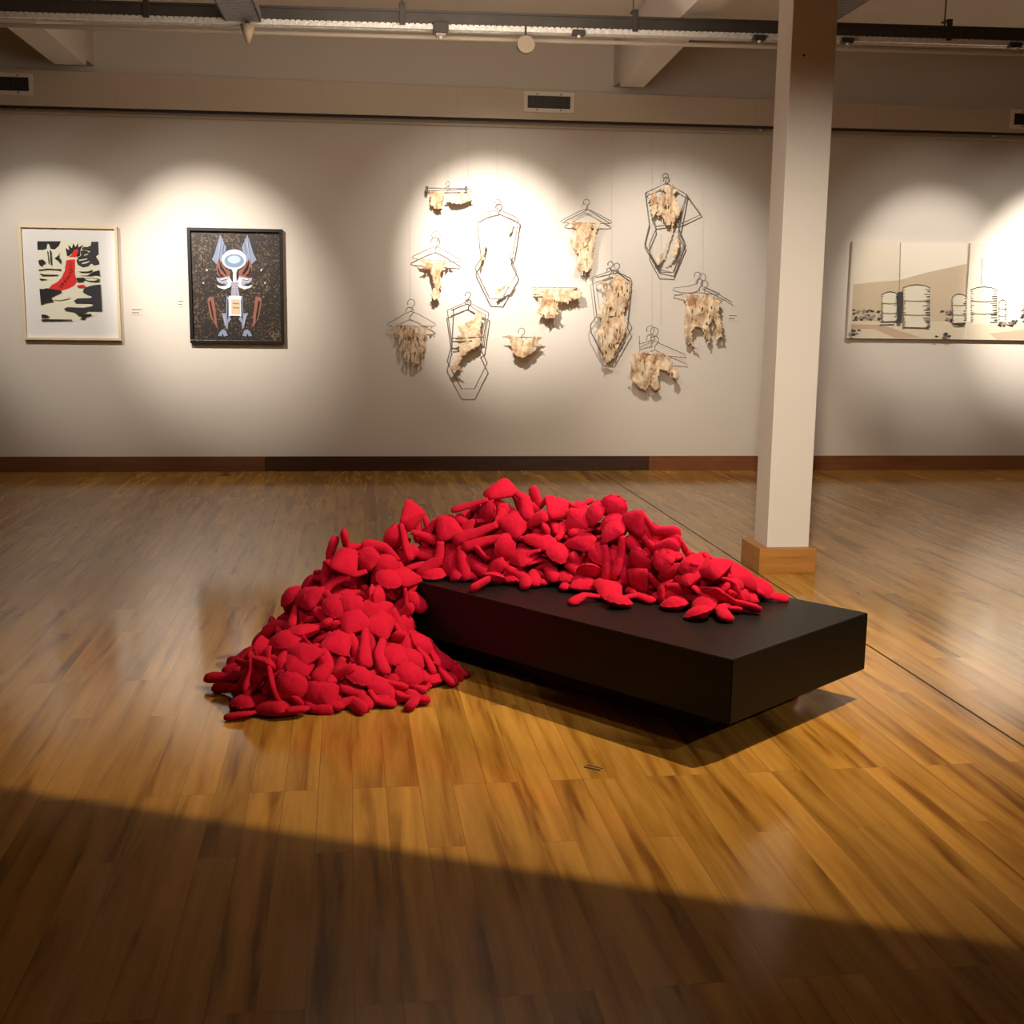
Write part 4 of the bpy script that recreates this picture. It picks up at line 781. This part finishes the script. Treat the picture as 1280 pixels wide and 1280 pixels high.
[1274,4624,451,1334,4647,399,1314,4665,372,1355,4614,409,1241,4683,455,1286,4614,497,1285,4715,407,1259,4757,367,1349,4566,457,1341,4507,432,1293,4608,436,1309,4549,498,1345,4612,428,1309,4667,371],
[-435,4593,34,-435,4528,83,-449,4497,61,-422,4541,117,-338,4463,27,-308,4517,94,-471,4443,23,-414,4422,15,-363,4534,154,-323,4581,142,-247,4439,22,-162,4445,24,-219,4538,69,-174,4480,22],
[1089,4995,390,1038,4929,399,1031,4937,441,1065,4908,385,1049,4832,507,1079,4801,431,1046,4871,439,1027,4856,497,1127,4888,366,1177,4850,366,1103,4777,450,1142,4699,466,1154,4758,394,1151,4670,403],
[-173,4683,108,-117,4634,66,-129,4600,86,-100,4667,54,-54,4535,23,1,4611,24,-170,4560,48,-232,4547,42,-50,4711,74,8,4698,89,14,4503,76,102,4514,45,85,4567,23,142,4499,22],
[-219,5070,362,-151,5094,401,-130,5060,404,-159,5131,417,-18,5095,409,-51,5180,409,-77,5043,365,-38,5017,324,-151,5196,397,-151,5226,342,-43,5184,396,-57,5248,336,36,5209,386,119,5231,371],
[-458,5186,22,-397,5229,61,-362,5211,44,-420,5262,64,-295,5251,135,-341,5329,118,-407,5190,90,-444,5175,138,-424,5321,32,-387,5369,16,-352,5296,75,-335,5378,51,-300,5391,61,-215,5413,81],
[1349,4520,412,1421,4534,443,1431,4568,455,1446,4507,423,1320,4578,422,1328,4498,406,1471,4619,433,1529,4645,413,1384,4499,411,1323,4504,401,1392,4614,374,1459,4670,372,1317,4592,410,1261,4660,393],
[1465,4596,434,1489,4550,368,1526,4567,373,1476,4514,380,1448,4652,374,1386,4587,372,1548,4634,365,1599,4670,368,1479,4581,380,1417,4593,366,1514,4583,372,1482,4504,372,1471,4632,373,1544,4666,413],
[66,4918,126,2,4881,159,-14,4909,185,-7,4841,149,-104,4869,254,-76,4785,229,5,4947,237,6,4977,291,-36,4793,109,-33,4735,86,-193,4846,260,-278,4861,238,-160,4747,246,-247,4766,217],
[125,5027,209,105,5053,285,69,5059,284,136,5040,308,20,5079,389,105,5071,418,74,5033,341,124,5055,372,112,4995,270,81,4973,222,103,5112,419,170,5152,459,44,5093,487,-37,5057,501],
[1372,4523,373,1452,4497,370,1461,4531,370,1440,4464,369,1350,4574,374,1329,4486,389,1477,4598,366,1434,4617,407,1386,4422,366,1375,4488,373,1404,4499,371,1374,4432,420,1381,4489,468,1324,4511,531],
[1596,4669,371,1528,4626,377,1498,4653,372,1532,4587,374,1391,4602,399,1443,4548,453,1523,4716,366,1569,4682,398,1513,4647,365,1567,4682,366,1436,4524,416,1409,4454,371,1391,4583,387,1344,4655,371],
[-295,4582,93,-268,4506,116,-260,4514,154,-287,4482,90,-366,4564,172,-378,4556,87,-261,4577,133,-300,4626,136,-324,4507,140,-383,4511,157,-397,4597,90,-436,4671,56,-339,4641,85,-391,4713,72],
[-238,5079,297,-259,5133,239,-240,5168,246,-286,5112,217,-259,5238,154,-320,5179,128,-202,5211,211,-157,5241,180,-319,5088,164,-371,5071,136,-188,5283,113,-102,5296,98,-272,5252,93,-288,5319,37],
[1552,4851,47,1629,4822,61,1623,4817,98,1637,4830,23,1700,4733,108,1725,4753,23,1639,4787,42,1662,4735,16,1697,4802,16,1734,4751,17,1684,4694,24,1741,4624,22,1751,4663,22,1725,4643,104],
[-375,4773,151,-399,4757,74,-430,4781,76,-370,4735,56,-507,4711,24,-440,4646,23,-458,4802,17,-445,4864,16,-328,4687,78,-297,4641,105,-448,4639,22,-475,4553,23,-416,4552,22,-481,4490,23],
[170,4714,66,107,4663,70,89,4659,34,117,4637,98,102,4774,68,172,4748,114,156,4649,17,203,4609,17,102,4704,90,53,4736,72,194,4772,86,267,4786,35,98,4768,67,106,4681,41]
]
DOLLS = []
for row in JOINTS:
    DOLLS.append([Vector((row[3 * j] / 1000, row[3 * j + 1] / 1000, row[3 * j + 2] / 1000)) for j in range(14)])

def pillow(bm, fn, outline, T, rings, n, seed, seam=.005):
    """stuffed cushion: fn(x, y, z) maps cushion space to the world, outline(a) is its edge, T its half thickness"""
    R = []
    for side in (1, -1):
        rr = []
        for r in rings[1:]:
            ring = []
            for k in range(n):
                a = 2 * PI * k / n; ox, oy = outline(a)
                h = (1 - r ** 2.3) ** .72 * T
                wr = 1 + .10 * noise.noise(Vector((ox * r * 60 + seed, oy * r * 60, side * 3.)))
                pk = 0
                if r > .7: pk = .0042 * math.sin(a * 11 + seed) * (r - .7) / .3
                ring.append(bm.verts.new(fn(ox * r, oy * r, side * (h * wr + pk))))
            rr.append(ring)
        c = bm.verts.new(fn(0, 0, side * T))
        R.append((rr, c))
    edge = []
    for k in range(n):
        a = 2 * PI * k / n; ox, oy = outline(a); s = 1 + seam / math.hypot(ox, oy)
        edge.append(bm.verts.new(fn(ox * s, oy * s, .0012 * math.sin(a * 13 + seed))))
    for side, (rr, c) in enumerate(R):
        seq = [edge] + rr
        for i in range(len(seq) - 1):
            for k in range(n):
                q4 = (seq[i][k], seq[i][(k + 1) % n], seq[i + 1][(k + 1) % n], seq[i + 1][k])
                bm.faces.new(q4 if side == 0 else q4[::-1])
        for k in range(n):
            tr = (seq[-1][k], seq[-1][(k + 1) % n], c)
            bm.faces.new(tr if side == 0 else tr[::-1])
RINGS = [1, .985, .90, .72, .48, .22]
def sgnp(v, p): return math.copysign(abs(v) ** p, v)
def limb(bm, a, b, c, nrm, w, t, seed, flare=0):
    """stuffed tube from a over the joint b to the tip c"""
    pts = []
    NP = 10
    e = c + (c - b).normalized() * w * .8
    a2 = a
    for i in range(NP + 1):
        s = i / NP
        # quadratic through the joint with a fairly tight bend
        p1 = a2.lerp(b, s * 2) if s < .5 else b.lerp(e, s * 2 - 1)
        p2 = a2 * (1 - s) ** 2 + (b * 1.0) * 2 * s * (1 - s) + e * s * s
        pts.append(p1 * .62 + p2 * .38)
    n = 10; rings = []
    pn = nrm
    for i, p in enumerate(pts):
        s = i / NP; tdir = (pts[min(i + 1, NP)] - pts[max(i - 1, 0)]).normalized()
        u = pn - tdir * pn.dot(tdir)
        if u.length < .05: u = tdir.orthogonal()
        u.normalize(); pn = u; v = tdir.cross(u)
        prof = .58 + .42 * min(1, s * 1.4) + flare * max(0, s - .5) * .9
        if s > .94: prof *= .86
        if i == NP: prof *= .78
        prof *= 1 + .07 * noise.noise(Vector((s * 9, seed, 1.)))
        ring = []
        for k in range(n):
            a_ = 2 * PI * k / n
            x = math.cos(a_); y = math.sin(a_)
            bulge = 1.22 if k in (0, n // 2) else 1
            ring.append(bm.verts.new(p + v * (x * w * prof * bulge) + u * (sgnp(y, .9) * t * prof)))
        rings.append(ring)
    for i in range(NP):
        for k in range(n): bm.faces.new((rings[i][k], rings[i][(k + 1) % n], rings[i + 1][(k + 1) % n], rings[i + 1][k]))
    bm.faces.new(rings[0][::-1])
    tip = bm.verts.new(e + (e - pts[-2]).normalized() * w * .22)
    for k in range(n): bm.faces.new((rings[-1][k], rings[-1][(k + 1) % n], tip))

def doll(J, label, seed):
    cen = (J[2] + J[3] + J[4] + J[5]) / 4
    J = list(J)
    # the torso keeps its cut: square the shoulders and hips up
    m1 = (J[2] + J[3]) / 2; m2 = (J[4] + J[5]) / 2; yv = (m1 - m2).normalized()
    xs_ = (J[3] - J[2]).normalized(); xh_ = (J[5] - J[4]).normalized(); xm = (xs_ + xh_).normalized(); xm = (xm - yv * xm.dot(yv)).normalized()
    for a, b, mm, ww, xx in ((2, 3, m1, .038, xs_), (4, 5, m2, .045, xh_)):
        d = (xm * .65 + xx * .35).normalized(); J[a] = mm - d * ww; J[b] = mm + d * ww
    t = thing('cloth_doll', label, 'doll', cen, 'red cloth dolls heaped over the black plinth'); L = Vector(cen)
    X = ((J[3] - J[2]) + (J[5] - J[4])).normalized()
    Yv = ((J[2] + J[3]) - (J[4] + J[5])); Yv = (Yv - X * Yv.dot(X)).normalized(); Nn = X.cross(Yv)
    sc = random.Random(seed).uniform(.94, 1.05)
    def fbody(x, y, z):     # x,y in -1..1 over the torso corners
        a = .5 + x / 2; b = .5 - y / 2
        return J[2] * (1 - a) * (1 - b) + J[3] * a * (1 - b) + J[4] * (1 - a) * b + J[5] * a * b + Nn * z
    def oB(a):
        x, y = sgnp(math.cos(a), .45), sgnp(math.sin(a), .45)
        wd = 1.34 + .14 * (-y)          # a little wider at the hips
        return x * wd * sc, y * 1.26
    bm = bmesh.new(); pillow(bm, fbody, oB, .029, RINGS, 22, seed); part('torso', bm, M['red'], t, L, True)
    hy = (J[0] - J[1]).normalized(); hx = (X - hy * X.dot(hy)).normalized(); hn = hx.cross(hy); hc = (J[0] + J[1]) / 2 + hy * .006
    def fh(x, y, z): return hc + hx * x + hy * y + hn * z
    def oH(a): return math.cos(a) * .054 * sc, sgnp(math.sin(a), .85) * .054 * (1 if math.sin(a) > 0 else 1.05)
    bm = bmesh.new(); pillow(bm, fh, oH, .027, RINGS, 20, seed + 5); part('head', bm, M['red'], t, L, True)
    for a, b, c, w, th, fl in ((2, 6, 7, .0195, .0125, .3), (3, 8, 9, .0195, .0125, .3), (4, 10, 11, .0235, .0150, .4), (5, 12, 13, .0235, .0150, .4)):
        bm = bmesh.new()
        st = J[a].lerp(J[b], .12)
        limb(bm, st, J[b], J[c], Nn, w * sc, th, seed + a, fl * (1.6 if (seed + a) % 4 == 0 else .7))
        part('arm' if a < 4 else 'leg', bm, M['red'], t, L, True)

HERO_LABELS = ['red doll at the front left foot of the heap, one leg folded back',
'red doll on the floor, both legs pointing right beside the folded-leg doll',
'red doll lying head down above the two dolls at the front left foot',
'red doll at the front of the floor spill, legs reaching right along the boards',
'red doll on the floor spill with two legs hanging straight down side by side',
'red doll right on the floor spill with its round head toward the plinth',
'red doll farthest left of the heap, its two feet sticking out over the floor',
'red doll above the farthest-left feet, thin arms reaching down and left',
'red doll with legs spread like a tent, above the round-backed doll at the front left',
'red doll with its head showing edge-on at the left edge of the floor spill',
'red doll with its torso lit, behind the tent-legged doll on the floor spill',
'red doll on the upper left shoulder with two legs pointing up and left',
'red doll dangling one leg over the plinth end at the inner bend',
'red doll on the left flank with one leg sharply bent over',
'red doll with its head poking out at the outer edge of the left flank',
'red doll face down in the middle of the left flank with a broad lit torso',
'red doll lying crosswise in the left flank beside the plinth end',
'red doll with a foot pointing at the plinth in the inner bend of the heap',
'red doll with its square torso on the skyline left of the highest doll',
'red doll at the very top with its head hanging down and arms spread',
'red doll just under the top with two long legs trailing down to the left',
'red doll left of the top with one leg ending near the plinth edge',
'red doll whose rounded head touches the plinth at the left end of its top',
'red doll with an oval head amid the heap, left of the broad torso',
'red doll with a broad bright torso in the middle of the heap',
'red doll at the plinth front edge with one leg lying out on the black top',
'red doll with its leg arched over the plinth front edge in the middle',
'red doll with two feet pointing left on the plinth, right of the arched leg',
'red doll with a rounded head above the doll lying head down on the plinth',
'red doll lying head down towards the viewer on the plinth with arms spread',
'red doll sitting up on the skyline with its head raised, right of the top',
'red doll with a large round head facing the viewer below the raised head',
'red doll on the skyline with legs up left and one arm right',
'red doll lying flat between the brightest skyline doll and the raised head',
'red doll with an oval head and two raised arms right of the large round head',
'red doll with its bright head drooping onto the plinth in the right half',
'red doll sprawled on the plinth with two legs forked towards the viewer',
'red doll with its head flat on the plinth just left of the forked legs',
'red doll at the far right tip, one arm out on the plinth',
'red doll on the right skyline with two long legs stretched to the right',
'red doll right below the long-legged one with a leg down the right slope',
'red doll with its side turned up on the right slope near the column',
'red doll with two legs stretched right, low in the right half of the heap',
'red doll wedged below the large round head with one leg to the right',
'red doll on the floor with its head tucked beneath the plinth edge',
'red doll on the floor at the right end of the spill, feet under the plinth']
def zone_label(J):
    c = (J[2] + J[3] + J[4] + J[5]) / 4
    d = c - EYE; w = d.dot(CF); px = 640 + FPX * d.dot(CR) / w; py = 640 - FPX * d.dot(CU) / w
    if c.z < .30 and px < 380: return 'red cloth doll tangled low in the left foot of the heap, on the floor'
    if c.z < .30 and px < 600: return 'red cloth doll tangled low in the heap, on the floor before the plinth'
    if px < 430: return 'red cloth doll tangled in the steep left flank of the heap'
    if px < 540: return 'red cloth doll tangled in the slope left of the heap top'
    if px < 680: return 'red cloth doll tangled around the high crown of the heap'
    if px < 790: return 'red cloth doll tangled in the middle of the heap, above the plinth'
    return 'red cloth doll tangled in the low right end of the heap, on the plinth'
for i, J in enumerate(DOLLS):
    doll(J, HERO_LABELS[i] if i < len(HERO_LABELS) else zone_label(J), i)

# ------------------------------------------------------------------ lights
def spotlight(name, loc, target, watts, angle, blend=.3, col=(1, .80, .58), rad=.02):
    l = bpy.data.lights.new(name, 'SPOT'); l.energy = watts; l.spot_size = math.radians(angle); l.spot_blend = blend; l.color = col; l.shadow_soft_size = rad
    o = bpy.data.objects.new(name, l); C.objects.link(o); o.location = loc
    o.rotation_euler = (Vector(target) - Vector(loc)).to_track_quat('-Z', 'Y').to_euler(); return o
def area(name, loc, target, watts, size, col=(1, .82, .62)):
    l = bpy.data.lights.new(name, 'AREA'); l.energy = watts; l.size = size; l.color = col
    o = bpy.data.objects.new(name, l); C.objects.link(o); o.location = loc
    o.rotation_euler = (Vector(target) - Vector(loc)).to_track_quat('-Z', 'Y').to_euler(); return o
WC = (1, .92, .83)
def wall_spot(px, py, dx, watts, wide, ang=30, bl=.7, col=WC):
    p = at(px, py, WY); loc = (p.x + dx, 9.0, 3.30)
    spotlight('wall_spot', loc, (p.x, WY, p.z), watts, ang, bl, col, .045)
    spotlight('wall_spot_halo', loc, (p.x, WY, p.z - .25), wide, 74, 1, col, .03)
wall_spot(78, 355, -.6, 190, 50, 44)
wall_spot(268, 352, -.6, 600, 60, 45, 1)
wall_spot(618, 325, -.5, 850, 90, 44, 1)
wall_spot(835, 365, -.8, 240, 70, 54, .9)
wall_spot(1160, 362, -.4, 210, 60, 44)
wall_spot(1312, 355, -.3, 760, 70, 42, .85)
# over the heap
HS = Vector((2.46, 4.46, 3.40))
spotlight('foreground_fill', HS, (.80, 4.40, .1), 560, 75, 1, (1, .76, .45), .007)
spotlight('foreground_fill', (1.60, 3.80, 3.40), (.80, 5.0, .4), 150, 40, .5, (1, .84, .62), .015)
spotlight('foreground_fill', (5.7, 1.2, 3.4), (.0, 5.6, .2), 280, 38, .5, (1, .84, .66), .015)
spotlight('foreground_fill', (-.9, 1.2, 3.4), (.15, 5.2, .6), 190, 26, .6, (1, .86, .70), .02)
spotlight('foreground_fill', (1.9, 4.2, 3.4), (1.0, 5.3, .70), 60, 17, .9, (1, .88, .74), .02)
spotlight('column_spot', (.6, 1.8, 3.5), (2.5, 7.0, .45), 1350, 44, 1, (1, .86, .68), .08)
area('ceiling_fill', (.6, 7.0, 3.25), (.6, 8.6, 4.3), 44, 2.0, (1, .84, .68))  # unseen fill added to brighten the ceiling, no fitting there
area('ceiling_fill', (-1.5, 3.0, 3.1), (-1.5, 4.2, 4.3), 3, 2.0, (1, .80, .60))  # second, weak unseen fill added for ceiling and foreground
spotlight('foreground_fill', (1.3, 3.2, 3.5), (.7, 4.2, 0), 35, 80, 1, (1, .76, .45), .015)  # unseen weak fill added to lift the dark foreground floor
spotlight('floor_fill', (3.2, 4.2, 3.5), (3.7, 5.4, 0), 90, 56, 1, (1, .80, .58), .03)  # unseen fill added to brighten the floor on the right
# lamp out of view, with a flap added to cut the pool of light
t = thing('blocker_lamp', 'unseen spotlight above the plinth with a flap added to cut its light', 'spotlight', HS)
bm = bmesh.new(); tube(bm, [HS + Vector((0, 0, .02)), Vector((HS.x, HS.y, ZC))], .01, 8); part('stem', bm, M['dark'], t, HS)
bm = bmesh.new(); tube(bm, [HS + Vector((.02, .01, .03)), HS + Vector((.08, .03, .14))], .05, 16); part('lamp_head', bm, M['dark'], t, HS)
fa, fb = Vector((-1.6, 3.93, 0)), Vector((2.3, 2.18, 0)); kk = .18
ga, gb = HS + (fa - HS) * kk, HS + (fb - HS) * kk
out = Vector((-.41, -.91, -.15)) * .45
bm = bmesh.new(); prism(bm, [ga, gb, gb + out, ga + out], (0, 0, .004)); part('light_blocker', bm, M['dark'], t, HS)

sc = bpy.context.scene
w = bpy.data.worlds.new('world'); sc.world = w; w.use_nodes = True
w.node_tree.nodes['Background'].inputs['Color'].default_value = (.02, .016, .012, 1)
sc.view_settings.view_transform = 'Standard'; sc.view_settings.look = 'None'; sc.view_settings.gamma = 1; sc.view_settings.exposure = 0
